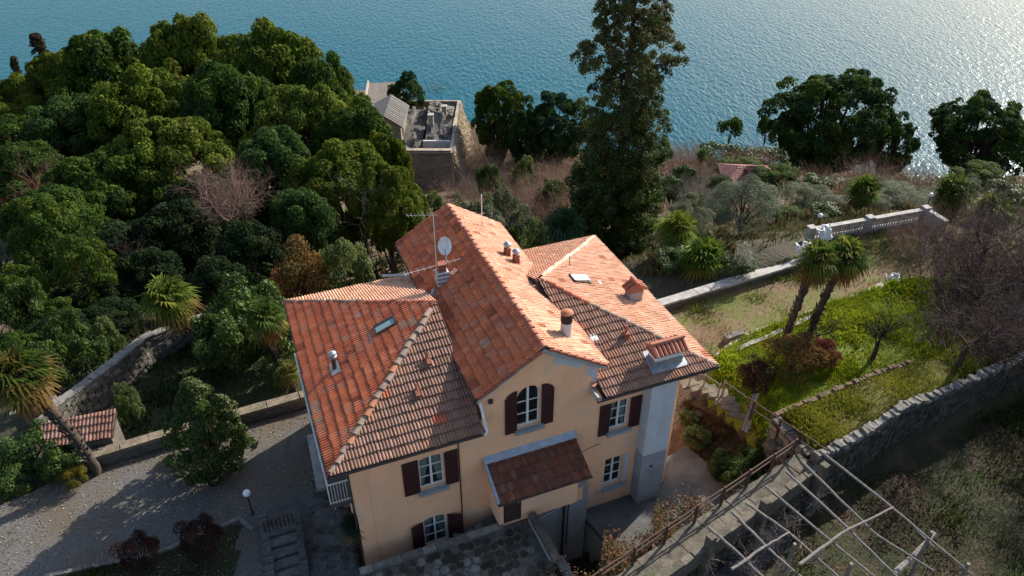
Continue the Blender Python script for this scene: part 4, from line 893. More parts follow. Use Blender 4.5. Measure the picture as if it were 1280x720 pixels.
# stairs with a dark iron gate
st = empty('garden_stairs', tuple(P(352, 680, 0)), HYAW, 'short flight of dark stone steps going down beside the court', 'stairs')
for i in range(7):
    p = P(352 + i * .6, 668 + i * 13, 0); q = rel(p, st); c_, s2 = math.cos(-HYAW), math.sin(-HYAW); m = MB(); m.box((q[0] * c_ - q[1] * s2, q[0] * s2 + q[1] * c_, .20 - i * .07), (1.25, .38, .3), col=(.8, .8, .8)); m.build('tread', 'stone', st)
m = MB()
g0, g1 = P(331, 662, .5), P(366, 651, .5)
gt = empty('iron_gate', tuple(P(348, 656, .03)), 0, 'small dark iron gate at the head of the garden steps', 'gate')
for i in range(8):
    f = i / 7; p = g0 * (1 - f) + g1 * f; q = rel(p, gt); m = MB(); m.tube([(q[0], q[1], 0), (q[0], q[1], .9)], .03, 5); m.build('bar', 'dark_metal', gt)
m = MB(); q0, q1 = rel(g0, gt), rel(g1, gt)
for z in (.1, .55, .9): m.tube([(q0[0], q0[1], z), (q1[0], q1[1], z)], .035, 5)
m.build('rail', 'dark_metal', gt)
stone_wall('stair_wall', [P(372, 640, .5), P(381, 720, .4)], .2, -.5, 'dark low wall on the right side of the garden steps', 'wall', cop_len=.5, cop_h=.1, seed=12, cop_col=(.5, .5, .5))
stone_wall('stair_wall', [P(327, 640, .4), P(338, 720, .3)], .28, -.5, 'rough stone edging on the left side of the garden steps', 'wall', cop_len=.35, cop_h=.12, seed=13, cop_col=(.6, .6, .6), top_noise=.05)
# right-hand garden: coping wall, path kerbs
stone_wall('garden_wall', [(5.6, 31.5, .55), (7.5, 32.45, .55), (12.2, 34.7, .55), (17.2, 37.1, .55)], .42, -1.2, 'long low garden wall with pale coping beyond the brown terrace', 'wall', cop_len=1.1, cop_h=.13, cop_mat='concrete_pale', top_noise=.008, cop_w=.62, seed=5)
stone_wall('path_kerb', [(10.2, 28.6, .2), (11.8, 30.1, .22), (15.4, 31.9, .25), (19.2, 33.7, .3), (20.6, 34.6, .3)], .35, -.4, 'pale kerb running between the brown terrace and the green lawn', 'kerb', cop_len=.7, cop_h=.1, cop_mat='concrete_pale', top_noise=.01, cop_w=.4, seed=6)
stone_wall('path_kerb', [P(905, 442, .6), P(960, 420, .6), P(1010, 397, .6), P(1060, 382, .6)], .2, 0, 'thin broken kerb on the lawn side of the terrace path', 'kerb', cop_len=.5, cop_h=.1, cop_mat='concrete_pale', top_noise=.02, cop_w=.24, seed=7)
for i, (u, v) in enumerate([(912, 425), (922, 421)]):
    p = P(u, v, .1); m = MB(); m.stone((p[0], p[1], .2), (.7, .35, .4), .4, pr); tag(m.build('boulder', 'stone'), ['pale boulder between the pinkish bushes by the roof corner', 'smaller boulder right of the pale one by the roof corner'][i], 'stone')
# earthen edge of the upper bank
stone_wall('bank_edge', [(11.0, 22.7, 2.0), (15.9, 25.15, 2.0), (18, 26.1, 1.95)], .25, .3, 'low earthen edge of crumbling stones along the grass bank', 'wall', cop_len=.2, cop_h=.08, top_noise=.12, seed=14, body='earth', face=True, maxs=60, cop_col=(.75, .55, .36), cop_w=.22)
stone_wall('bank_edge', [(10.95, 22.5, 1.95), (11.75, 20.7, 1.95)], .35, -.3, 'short rough stone end wall of the grass bank above the fence', 'wall', cop_len=.35, cop_h=.14, top_noise=.06, seed=15, face=True, maxs=40)
# long rubble wall on the right
stone_wall('rubble_wall', [(11.7, 20.1, 2.4), (12.6, 20.5, 2.45), (14.1, 21.35, 2.4), (16.2, 22.75, 2.45), (19.2, 24.1, 2.4), (23.1, 26.1, 2.4), (28, 28.8, 2.4), (34, 31.8, 2.3)], .36, -.6, 'long grey rubble wall climbing away to the right edge', 'wall', cop_len=.21, cop_h=.17, top_noise=.14, seed=16, face=True, maxs=150, cop_w=.36, face_mat='stone_dark')
# walkway wall under the pergola
wk = stone_wall('walkway_wall', [(2.6, 14.0, 1.8), (4.6, 15.45, 1.8), (6.9, 17.15, 1.8), (11.3, 20.15, 1.8)], .95, -1.8, 'broad mossy walkway wall with a railing below the pergola', 'wall', cop_len=.8, cop_h=.1, body='mortar', top_noise=.015, seed=17, cop_w=.92, cop_mat='walk_stone', face=True, maxs=60, face_mat='stone_dark')
wd = np.array([11.3 - 2.6, 20.15 - 14.0]); wd /= np.linalg.norm(wd); wn = np.array([wd[1], -wd[0]])
a0 = np.array([2.6, 14.0]) + wn * .52; a1 = np.array([11.6, 20.36]) + wn * .52
stone_wall('walkway_kerb', [(a0[0], a0[1], 2.02), (a1[0], a1[1], 1.98)], .22, 1.2, 'raised mossy kerb on the garden side of the walkway', 'kerb', cop_len=.7, cop_h=.14, top_noise=.03, seed=18, cop_w=.26, cop_mat='walk_stone')
def fence(name, pts, rails, label, posts, r=.035, mat='rust', ph=1.0):
    """pts: 3D top rail points; posts: list of fractions of the polyline"""
    pts = [np.array(p, float) for p in pts]; g = empty(name, (pts[0][0], pts[0][1], pts[0][2] - ph), 0, label, 'fence'); o = np.array(g.location); L = [0]
    for i in range(len(pts) - 1): L.append(L[-1] + np.linalg.norm(pts[i + 1] - pts[i]))
    def at(f):
        s = f * L[-1]
        for i in range(len(pts) - 1):
            if s <= L[i + 1] + 1e-9: t = (s - L[i]) / (L[i + 1] - L[i]); return pts[i] * (1 - t) + pts[i + 1] * t
    for dz in rails:
        m = MB(); n = 12; m.tube([at(i / n) - o - np.array([0, 0, dz]) + np.array([0, 0, .02 * math.sin(i * 2.1)]) for i in range(n + 1)], r, 6); m.build('rail', mat, g)
    for f in posts:
        p = at(f) - o; m = MB(); m.tube([(p[0], p[1], p[2] - ph - .1), (p[0] + .02, p[1], p[2] + .06)], r * 1.5, 6); m.build('post', mat, g)
    return g
q0 = np.array([2.6, 14.0]) - wn * .46; q1 = np.array([11.35, 20.2]) - wn * .46
fence('walkway_railing', [(q0[0], q0[1], 2.72), (q1[0], q1[1], 2.72)], [0, .28], 'rusty two-rail railing along the concrete-yard side of the walkway', [.06, .2, .34, .48, .61, .74, .87, .99], ph=.95)
fence('garden_railing', [P(935, 497, 2.2), P(975, 524, 2.3), P(1035, 563, 2.7)], [0, .42], 'dark two-rail wooden railing from the steps up to the walkway', [.08, .42, .68], mat='dark_wood', ph=1.0)
fence('garden_railing', [P(905, 476, 1.5), P(922, 488, 1.5), P(946, 505, 1.6)], [0], 'short grey wooden railing at the top of the yard steps', [.03, .95], mat='grey_wood', ph=.9)
fence('garden_railing', [P(858, 470, 1.3), P(880, 468, 1.3), P(902, 482, 1.3)], [0], 'bent thin rail beside the villa corner', [.1, .5, .95], mat='grey_wood', ph=.8, r=.025)
# plank trestle and slabs of the yard path
pt = empty('plank_step', tuple(P(940, 525, .8)), 0, 'weathered plank frame standing across the yard path', 'trestle'); o = np.array(pt.location)
for (A_, B_, r_) in ((P(947, 492, 1.6), P(932, 540, 1.0), .07), (P(943, 493, 1.5), P(928, 538, .9), .05), (P(940, 500, 1.3), P(936, 536, 1.0), .06)):
    m = MB(); d = B_ - A_; L_ = np.linalg.norm(d); an = math.atan2(d[1], d[0]); mid = (A_ + B_) / 2 - o; m.box(tuple(mid), (L_, .11, .035), M4=Matrix.Rotation(an, 4, 'Z') @ Matrix.Rotation(-math.asin(d[2] / L_), 4, 'Y')); m.build('plank', 'grey_wood', pt)
pa = empty('yard_steps', tuple(P(885, 490, .5)), 0, 'grey stone steps curving down from the lawn to the concrete yard', 'steps'); o = np.array(pa.location)
for i, (u, v) in enumerate([(862, 480), (874, 483), (886, 487), (897, 493), (906, 501), (914, 509), (922, 517)]):
    p = P(u, v, .62 - .02 * i) - o; m = MB(); m.stone(tuple(p), (.85, .55, .13), .35 - i * .12, pr, (1.25, 1.2, 1.12), j=.1); m.build('step_slab', 'walk_stone', pa)
pa = empty('yard_steps', tuple(P(985, 570, 1.2)), 0, 'two rough slabs below the dark railing beside the bank', 'steps'); o = np.array(pa.location)
for i, (u, v) in enumerate([(968, 557), (985, 563), (1000, 570)]):
    p = P(u, v, 1.0 + .15 * i) - o; m = MB(); m.stone(tuple(p), (.7, .55, .3), .4, pr, (.8, .8, .78)); m.build('step_slab', 'walk_stone', pa)
# boulders in the earth bank
for i, (u, v) in enumerate([(880, 505), (893, 515), (872, 520), (888, 532), (870, 545), (905, 540), (862, 500), (915, 530), (870, 575), (885, 585)]):
    p = G(u, v, 16, 40); m = MB(); s_ = pr.uniform(.25, .5); irregular(m, p[0], p[1], p[2] - .1, s_ * .5, s_ * .4, s_ * .55, pr, (.55, .4, .3)); tag(m.build('boulder', 'stone'), '%s brown boulder from the top in the earth bank beside the concrete yard' % ['fourth', 'fifth', 'third', 'sixth', 'eighth', 'seventh', 'first', 'second', 'ninth', 'lowest'][i], 'stone', 'boulders in the earth bank')
# ---------------------------------------------------------------- pergola
pg = empty('pergola', (6.5, 16.0, 0), 0, 'open pergola of bare weathered poles over the slope below the walkway', 'pergola'); o = np.array(pg.location)
def pole(pts, r, name='pole', mat='grey_wood', jig=.014):
    pr2 = random.Random(int(pts[0][0] * 100)); Q = []
    pts = [np.array(p, float) for p in pts]
    for i in range(len(pts) - 1):
        for k in range(6 if i < len(pts) - 2 else 7):
            t = k / 6; q = pts[i] * (1 - t) + pts[i + 1] * t - o; Q.append((q[0] + pr2.uniform(-jig, jig), q[1] + pr2.uniform(-jig, jig), q[2] + pr2.uniform(-jig, jig)))
    m = MB(); m.tube(Q, [r * (1 - .4 * i / len(Q)) for i in range(len(Q))], 7); m.build(name, mat, pg)
zt, zb = 2.9, 2.75
for pp in ([(1025, 563), (1117, 636), (1216, 719)], [(1003, 578), (1048, 622), (1095, 668), (1167, 713)], [(983, 590), (1060, 660), (1122, 722)], [(957, 608), (1013, 655), (1095, 722)], [(932, 628), (985, 665), (1050, 722)], [(915, 640), (965, 690), (1002, 722)], [(885, 658), (930, 698), (957, 724)]):
    pole([P(u, v, zt - (zt - zb) * i) for i, (u, v) in enumerate(pp)], .052)
pole([P(999, 706, 2.86), P(1050, 668, 2.86), P(1117, 634, 2.86)], .06); pole([P(915, 712, 2.86), P(955, 684, 2.86), P(988, 665, 2.86)], .055)
pole([P(1118, 717, 2.1), P(1143, 694, 2.1), P(1168, 667, 2.1)], .11); pole([P(1143, 660, 2.6), P(1168, 684, 2.5)], .05)
for (u, v) in ((888, 664), (956, 620), (1030, 575)):
    p = P(u, v, 2.75) + np.array([*(wn * .1), 0]); q = p - o; m = MB(); m.box((q[0], q[1], .7), (.32, .32, 3.8), rz=.6, taper=.85); m.build('pillar', 'walk_stone', pg)
for (u, v) in ((1160, 675), (1205, 715), (1060, 715), (990, 690)):
    p = P(u, v, 2.3) - o; m = MB(); m.tube([(p[0], p[1], -.6), (p[0], p[1], 2.75)], .06, 7); m.build('prop', 'grey_wood', pg)
# ---------------------------------------------------------------- balustrade
b0 = P(1014, 288, .85); b1 = P(1100, 270, .85); b2 = P(1157, 263, .85); b2 = b0 + (b2 - b0); bl = empty('balustrade', (b0[0], b0[1], 0), math.atan2(b2[1] - b0[1], b2[0] - b0[0]), 'white stone balustrade on the far edge of the brown terrace', 'balustrade')
LB = float(np.linalg.norm((b2 - b0)[:2]))
m = MB(); m.box((LB / 2, 0, .93), (LB + .3, .34, .12)); m.build('handrail', 'concrete_pale', bl); m = MB(); m.box((LB / 2, 0, .1), (LB + .3, .4, .3)); m.build('plinth', 'concrete_pale', bl)
bme = None; nb = int(LB / .2)
for i in range(nb):
    if bme is None:
        m = MB(); m.lathe((0, 0, .25), [(.05, 0), (.06, .06), (.035, .1), (.07, .25), (.05, .4), (.03, .5), (.055, .56), (.055, .62)], 8); o_ = m.build('baluster', 'concrete_pale', bl); bme = o_.data
    else: o_ = bpy.data.objects.new('baluster', bme); COL.objects.link(o_); o_.parent = bl
    o_.location = (.15 + i * .2, 0, 0)
for x in (0, LB / 2, LB): m = MB(); m.box((x, 0, .5), (.36, .36, 1.1)); m.box((x, 0, 1.08), (.46, .46, .1)); m.build('pedestal', 'concrete_pale', bl)
m = MB(); d = P(1170, 276, .6) - b2; m.box((LB + .05, -.9, .5), (.34, 1.6, 1.0)); m.build('return_wall', 'concrete_pale', bl, label='short pale return at the right end')
# cloths
def cloth(p, w_, h_, label, name='tarpaulin', rz=0.0, seed=1, flat=.5):
    rg = np.random.RandomState(seed); n = 12; V = []; F = []
    for i in range(n):
        for j in range(n):
            x = (i / (n - 1) - .5) * w_; t = j / (n - 1); V.append((x * (1 - .3 * t) + rg.uniform(-.06, .06), flat * t * 1.0 + .12 * math.sin(i * 1.3) + rg.uniform(-.06, .06), h_ * (1 - t ** 1.4) + .1 * math.cos(i * .9 + j)))
    F = [(i * n + j, i * n + j + 1, (i + 1) * n + j + 1, (i + 1) * n + j) for i in range(n - 1) for j in range(n - 1)]
    m = MB(); m.add(V, F); o_ = m.build(name, 'cloth_white', smooth=True); md = o_.modifiers.new('t', 'SOLIDIFY'); md.thickness = .03; o_.location = tuple(p); o_.rotation_euler = (0, 0, rz); tag(o_, label, 'tarpaulin')
p = P(1000, 322, .3); cloth(p, 1.1, 1.0, 'crumpled white tarpaulin heaped at the end of the garden wall', seed=2, rz=.3, flat=-.7)
p = P(1026, 296, .6); cloth(p, 1.3, .7, 'white tarpaulin draped over the left end of the balustrade', seed=3, rz=.6, flat=-.5)
p = P(1112, 352, .3); cloth(p, .9, .5, 'small white sack lying at the foot of the bare thicket', seed=4, rz=.2, flat=-.5)
# ---------------------------------------------------------------- ruin by the lake
RY = 111.0; rz0 = -33.6; q = PY(485, 187, RY); rztop = q[2]; xl = q[0]; xr = PY(563, 187, RY)[0]; RD = 23.5
ruin = empty('ruined_house', (xl, RY, rz0), 0, 'roofless old stone house with collapsed grey roofs near the lake', 'ruin'); Hh = rztop - rz0; Wd = xr - xl
def rb(nm, mt, fn, label=None): m = MB(); fn(m); return m.build(nm, mt, ruin, label=label)
rb('wall', 'ruin_wall', lambda m: m.box((Wd / 2, .25, Hh / 2 - .5), (Wd, .5, Hh)), 'windowless brown front wall')
rr_ = random.Random(4)
def side(m, x, y0, y1, z, th=.6, rag=.5, n=14):
    V = []
    for i in range(n + 1):
        y = y0 + (y1 - y0) * i / n; zz = z + rr_.uniform(-rag, rag * .4)
        V += [(x - th / 2, y, -2), (x + th / 2, y, -2), (x - th / 2, y, zz), (x + th / 2, y, zz)]
    F = []
    for i in range(n): a = i * 4; b = a + 4; F += [(a, b, b + 2, a + 2), (a + 1, a + 3, b + 3, b + 1), (a + 2, b + 2, b + 3, a + 3)]
    F += [(0, 2, 3, 1), (n * 4, n * 4 + 1, n * 4 + 3, n * 4 + 2)]; m.add(V, F)
rb('wall', 'ruin_pale', lambda m: side(m, Wd - .0, .51, RD, Hh - .3), 'ragged pale right wall hung with dead creeper')
rb('wall', 'ruin_wall', lambda m: side(m, .1, .51, RD, Hh - .5))
rb('wall', 'ruin_wall', lambda m: m.box((Wd / 2, RD, Hh / 2 - .5), (Wd, .6, Hh - .4)))
rb('floor', 'rubble', lambda m: m.box((Wd / 2, RD / 2, Hh - 3.1), (Wd - .9, RD - .9, .3)))
rb('cornice', 'ruin_pale', lambda m: (m.box((Wd / 2, .12, Hh - .42), (Wd + .5, 1.0, .16)), m.box((Wd / 2, .2, Hh - .15), (Wd + .3, .8, .2))))
def roofp(pts, nm='roof', cc=(1, 1, 1), lb=None):
    pts = [Vector(p) for p in pts]; m = MB(); n_ = (pts[1] - pts[0]).cross(pts[3] - pts[0]).normalized(); V = pts + [p - n_ * .25 for p in pts]; m.add([tuple(v) for v in V], [(0, 1, 2, 3), (7, 6, 5, 4), (0, 4, 5, 1), (1, 5, 6, 2), (2, 6, 7, 3), (3, 7, 4, 0)], cc)
    k = 15; e1, e2 = pts[1] - pts[0], pts[2] - pts[3]; sd_ = rr_.randrange(999)
    def at_(i, j):
        f, g_ = i / k, j / k; p = (pts[0] + e1 * f) * (1 - g_) + (pts[3] + e2 * f) * g_; return p + n_ * (.1 + 1.3 * float(vnoise(np.array([i * .35 + 7]), np.array([j * .35 + 3]), 1.0, sd_)[0]) + rr_.uniform(-.08, .08))
    Gd = [[at_(i, j) for j in range(k + 1)] for i in range(k + 1)]; hole = (rr_.uniform(2, 13), rr_.uniform(1, 6), rr_.uniform(1.5, 3))
    for i in range(k):       # broken slates
        for j in range(k):
            if (i - hole[0]) ** 2 + (j - hole[1]) ** 2 < hole[2] ** 2 or ((i in (0, k - 1) or j in (0, k - 1)) and rr_.random() < .5) or rr_.random() < .05: continue
            g = rr_.uniform(.55, 1.5); q = [Gd[i][j], Gd[i + 1][j], Gd[i + 1][j + 1], Gd[i][j + 1]]; up = n_ * rr_.uniform(0, .12); m.add([tuple(v + up) for v in q], [(0, 1, 2, 3)], (g, g * rr_.uniform(.88, 1), g * rr_.uniform(.8, .98)))
    m.build(nm, 'slate', ruin, label=lb)
roofp([(Wd * .52, 6.5, Hh - 1.8), (Wd - .5, 5.5, Hh - 2.4), (Wd - .5, 13, Hh + .4), (Wd * .52, 14, Hh + .9)], lb='sagging pale grey roof over the rear right rooms')
roofp([(.5, 3.0, Hh - 2.4), (Wd * .42, 4.5, Hh - 2.9), (Wd * .5, 18, Hh - .3), (.5, 17, Hh + .2)], cc=(.7, .68, .66), lb='fallen dark roof on the left')
roofp([(Wd * .5, 15, Hh + .8), (Wd - .6, 14.5, Hh - .2), (Wd - .6, 20, Hh - .5), (Wd * .5, 20, Hh + .2)], cc=(.9, .85, .8))
for (fx, fy, hh) in ((.60, 10.5, 2.4), (.80, 14.5, 2.4)):
    m = MB(); m.box((Wd * fx, fy, Hh + .4), (.8, .8, hh)); c_ = m.build('chimney', 'ruin_pale', ruin); m = MB(); m.box((Wd * fx, fy, Hh + .4 + hh / 2 + .1), (1.0, 1.0, .2)); m.build('chimney_cap', 'concrete_pale', c_)
rb('wall', 'plaster_pale', lambda m: m.box((Wd * .73, 5.2, Hh - 1.9), (Wd * .45, .4, 2.4)), 'pale inner wall with a dark hole')
for i in range(9):
    m = MB(); x = rr_.uniform(.8, Wd - 1); y = rr_.uniform(1, 5); m.tube([(x, y, Hh - 2.8), (x + rr_.uniform(-2, 2), y + rr_.uniform(-1, 2), Hh - rr_.uniform(.8, 2.4))], .12, 5); m.build('beam', 'dark_wood', ruin)
m = MB()
for i in range(700): m.stone((rr_.uniform(.6, Wd - .6), rr_.uniform(.8, RD - 1), Hh - 2.9 + rr_.uniform(0, .35)), (rr_.uniform(.25, .8), rr_.uniform(.2, .6), rr_.uniform(.15, .5)), rr_.uniform(0, 3), rr_, (rr_.uniform(.4, 1.3),) * 3, .2)
tag(m.build('rubble', 'stone', ruin), kind='stuff')
# slate-roofed cottage left of the ruin
p = PY(462, 165, 117); ct = empty('lakeside_cottage', (p[0], p[1], p[2] - 5), .0, 'grey slate-roofed cottage half hidden left of the ruined house', 'house')
m = MB(); m.box((2.2, 4.5, 3.2), (6.0, 9, 6.4)); m.build('wall', 'ruin_wall', ct)
pts = [(-1.1, -.4, 6.1), (2.6, -.4, 8.0), (2.6, 9.4, 8.0), (-1.1, 9.4, 6.1)]; m = MB(); slab(m, pts, .2); m.build('roof', 'slate', ct)
pts = [(2.6, -.4, 8.0), (5.6, -.4, 6.0), (5.6, 9.4, 6.0), (2.6, 9.4, 8.0)]; m = MB(); slab(m, pts, .2)
for i in range(12): m.box((4.1, -.3 + i * .8, 7.08), (3.5, .6, .1), M4=Matrix.Rotation(math.atan2(2, 3), 4, 'Y'), col=(rr_.uniform(.7, 1.1),) * 3)
m.build('roof', 'slate', ct)
m = MB(); m.add([(-.8, -.02, 6.3), (5.2, -.02, 6.3), (2.6, -.02, 7.8)], [(0, 1, 2)]); m.build('gable', 'ruin_wall', ct)
m = MB(); m.box((.6, -.05, 4.4), (1.3, .15, 1.9)); w_ = m.build('window', 'wood_white', ct); m = MB(); m.box((.6, -.14, 4.4), (1.0, .05, 1.6)); m.build('pane', 'soot', w_)
m = MB(); m.box((5.23, 2, 4.4), (.12, 1.2, 1.6)); m.build('window', 'soot', ct)
p = PY(480, 116, 142); ca = empty('lakeside_terrace', (p[0], p[1], p[2] - 4), .1, 'bleached flat roof terrace at the water edge behind the cottage', 'building')
m = MB(); m.box((0, 0, 1.9), (6.6, 11, 4)); m.build('wall', 'ruin_wall', ca); m = MB(); m.box((0, 0, 3.95), (7.0, 11.4, .3)); m.build('roof', 'rubble', ca)
for s_ in (-1, 1): m = MB(); m.box((s_ * 3.3, 0, 4.4), (.3, 11, .6)); m.build('parapet', 'ruin_pale', ca)
# pink-roofed cottage on the right
p = PY(932, 228, 84); pk = empty('tiled_cottage', (p[0], p[1], p[2] - 3.0), -.1, 'small cottage with faded pink hipped tile roof beyond the olive trees', 'house')
m = MB(); m.box((0, 0, 2), (5.6, 5.4, 4)); m.build('wall', 'brick', pk)
for nm, pts in (('f', [(-3.1, -3, 3.9), (3.1, -3, 3.9), (1.2, 0, 5.2), (-1.2, 0, 5.2)]), ('r', [(3.1, -3, 3.9), (3.1, 3, 3.9), (1.2, 0, 5.2)]), ('b', [(3.1, 3, 3.9), (-3.1, 3, 3.9), (-1.2, 0, 5.2), (1.2, 0, 5.2)]), ('l', [(-3.1, 3, 3.9), (-3.1, -3, 3.9), (-1.2, 0, 5.2)])):
    FIELD.clear(); CAND.clear(); m = MB(); slab(m, pts, .15); rf = m.build('roof', 'terracotta', pk)
    e = Vector(pts[1]) - Vector(pts[0]); mid = (Vector(pts[0]) + Vector(pts[1])) / 2; top = Vector(pts[2]) if len(pts) == 3 else (Vector(pts[2]) + Vector(pts[3])) / 2
    tile_plane('pink', [(.5, .22, .18), (.45, .2, .16), (.52, .26, .2), (.4, .18, .15), (.48, .24, .2), (.5, .2, .15), (.42, .2, .17), (.46, .22, .2)], pts, e, top - mid, w_=.35, singles=False)
    m = MB(); V, F, C = FIELD[0]; m.v = V; m.f = F; m.c = C; tag(m.build('roof_tiles', 'tile', rf), kind='stuff')
m = MB(); m.box((-.6, -1.4, 4.9), (.5, .5, 1.2)); m.build('chimney', 'brick', pk)
m = MB(); m.box((-2.3, -6, 1.0), (7, 6, 2.4)); m.build('annex', 'brick', pk)
# ================================================================ PLANTS
def unit(v): return v / np.maximum(np.linalg.norm(v, axis=-1, keepdims=True), 1e-9)
def rdir(rs, n): return unit(rs.normal(size=(n, 3)))
def leaf_mesh(name, Pp, Nn, size, cols, rs, aspect=.6):
    n = len(Pp); t = unit(np.cross(Nn, rdir(rs, n))); b = np.cross(Nn, t); s = (np.asarray(size) * rs.uniform(.7, 1.3, n))[:, None]
    fold = Nn * s * .18
    V = np.stack([Pp - t * s * .5, Pp + b * s * aspect * .5 + fold * .5, Pp + t * s * .5, Pp - b * s * aspect * .5 + fold * .5], 1).reshape(-1, 3)
    F = np.arange(n * 4).reshape(n, 4); return mesh_uniform(name, V, F, cols)
def pal_pick(rs, pal, n): pal = np.array(pal); return pal[rs.randint(0, len(pal), n)]
def clumps_cloud(rs, C, Rc, n, leaf, pal, centre, shell=(.72, 1.06), up=.25, flat=1.0):
    """leaves on clumps C (k,3) of radius Rc (k); returns arrays"""
    k = len(C); pr_ = Rc ** 2; ci = rs.choice(k, n, p=pr_ / pr_.sum()); d = rdir(rs, n); out = unit(C - centre)[ci]
    d = unit(d + out * .55 + np.array([0, 0, up])); rad = rs.uniform(*shell, n) * Rc[ci]; dd = d.copy(); dd[:, 2] *= flat
    Pp = C[ci] + dd * rad[:, None]; Nn = unit(d + rdir(rs, n) * .75)
    cc = pal_pick(rs, pal, k)[ci] * .6 + pal_pick(rs, pal, n) * .4; cc = cc * rs.uniform(.75, 1.3, (n, 1)) * (rs.uniform(.8, 1.25, (k, 1))[ci]); return Pp, Nn, cc
G_DK = [(.032, .066, .010), (.044, .082, .012), (.026, .054, .012), (.068, .10, .013), (.036, .068, .016)]
G_OL = [(.075, .108, .012), (.095, .118, .013), (.058, .092, .012), (.12, .12, .016), (.07, .105, .014)]
G_VD = [(.016, .030, .011), (.022, .038, .013), (.014, .026, .012), (.03, .045, .015)]  # very dark leaves: the shade inside the wood put into the colour
G_LT = [(.085, .12, .03), (.11, .15, .04), (.07, .10, .028), (.12, .14, .05)]
G_BL = [(.022, .046, .022), (.030, .058, .028), (.026, .05, .018), (.045, .072, .035)]
G_GY = [(.12, .14, .085), (.15, .165, .11), (.10, .12, .07), (.17, .18, .13)]
G_BR = [(.17, .09, .03), (.20, .10, .035), (.12, .08, .03), (.13, .12, .04)]
def tree_proto(seed, R, Hc, trunk, n, leaf, pal, nk=70, mat='leaf', shape='round', name='evergreen_tree', rc=(.16, .30), limbs=7, hole=0.0, aspect=.6, low=-.78):
    rs = np.random.RandomState(seed); root = empty(name, (0, 0, 0)); cz = trunk + Hc * .5; cen = np.array([0, 0, cz - Hc * .15])
    d = rdir(rs, nk); d[:, 2] = np.where(d[:, 2] < low, -d[:, 2], d[:, 2])
    lob = 1 + .18 * np.sin(d[:, 0] * 5 + seed) * np.cos(d[:, 1] * 4 + seed * 2); rr = rs.uniform(.5, .74, nk) * (.78 + .5 * lumps(rs, d)) if nk > 100 else rs.uniform(.55, .86, nk) * lob
    if shape == 'cone':
        z = rs.uniform(0, 1, nk) ** 1.25; a = rs.uniform(0, 6.28, nk); q = (1 - z) ** .75 * rs.uniform(.45, .9, nk); C = np.stack([np.cos(a) * q * R, np.sin(a) * q * R, trunk + z * Hc * .95], 1)
    elif shape == 'egg':
        z = rs.uniform(0, 1, nk); a = rs.uniform(0, 6.28, nk); prof_ = np.interp(z, [0, .12, .35, .6, .82, 1], [.8, 1.0, .95, .66, .32, .05]); q = prof_ * np.sqrt(rs.uniform(.35, 1, nk)) * .86; C = np.stack([np.cos(a) * q * R, np.sin(a) * q * R, trunk + .25 + z * Hc * .93], 1)
    elif shape == 'umbrella':
        C = np.stack([d[:, 0] * rr * R, d[:, 1] * rr * R, trunk + Hc * (.5 + .5 * np.abs(d[:, 2]) * rr)], 1)
    else: C = np.stack([d[:, 0] * rr * R, d[:, 1] * rr * R, cz + d[:, 2] * rr * Hc * .5], 1)
    Rc = rs.uniform(rc[0], rc[1], nk) * R
    Pp, Nn, cc = clumps_cloud(rs, C, Rc, n, leaf, pal, cen, flat=.8)
    new_obj('crown', leaf_mesh('crown', Pp, Nn, leaf, cc, rs, aspect), mat, root)
    m = MB(); tr = max(.05, R * .055); top = trunk + Hc * .55
    m.tube([(0, 0, -1.0), (rs.uniform(-.03, .03) * R, 0, trunk * .5), (rs.uniform(-.06, .06) * R, rs.uniform(-.06, .06) * R, trunk), (0, 0, top)], [tr * 1.25, tr, tr * .85, tr * .3], 8)
    for i in rs.choice(nk, min(limbs, nk), replace=False):
        c = C[i]; m.tube([(0, 0, trunk * .75), tuple(c * [.4, .4, 0] + np.array([0, 0, trunk + (c[2] - trunk) * .55])), tuple(c)], [tr * .6, tr * .38, tr * .12], 5)
    m.build('trunk', 'bark', root, smooth=True); return root
PROTOS = {}
USED = {}
def put(key, x, y, z, sc, rz, label, cat='tree', group=None):
    p = PROTOS[key]; o = p if not USED.get(key) else copy_tree(p); USED[key] = True
    o.location = (x, y, z); o.rotation_euler = (0, 0, rz); o.scale = (sc, sc, sc) if np.isscalar(sc) else tuple(sc); o['label'] = label; o['category'] = cat
    if group: o['group'] = group
    elif 'group' in o: del o['group']
    return o
vr = random.Random(11)
# --- prototypes (nominal metres)
for i in range(3): PROTOS['big%d' % i] = tree_proto(20 + i, 6.6, 12.6, 1.2, 44000, .33, G_OL if i != 1 else G_DK + G_OL[:2], nk=230, rc=(.09, .19))
for i in range(2): PROTOS['dark%d' % i] = tree_proto(30 + i, 6.6, 12.4, 1.2, 40000, .33, G_DK + G_OL[2:3], nk=220, rc=(.09, .19))
for i in range(2): PROTOS['mid%d' % i] = tree_proto(40 + i, 3.4, 6.0, 2.2, 13000, .21, G_OL[:2] + G_DK[:3] + G_LT[:1], nk=85, rc=(.13, .25), limbs=14, name='broadleaf_tree')
PROTOS['light0'] = tree_proto(33, 6.6, 12.6, 1.2, 46000, .27, [(.085, .125, .014), (.11, .14, .018), (.065, .10, .014), (.13, .135, .022)], nk=260, rc=(.07, .16))
PROTOS['blue0'] = tree_proto(34, 6.6, 12.0, 1.2, 40000, .30, [(.028, .062, .015), (.042, .08, .018), (.055, .09, .022), (.022, .048, .013)], nk=200, rc=(.08, .2))
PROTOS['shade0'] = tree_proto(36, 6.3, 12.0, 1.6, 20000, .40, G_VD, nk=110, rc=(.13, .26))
PROTOS['holm'] = tree_proto(50, 8.2, 14.2, -.6, 46000, .32, G_DK + G_BL[:2], nk=300, rc=(.055, .115), limbs=36, low=-1, shape='round', name='evergreen_tree')
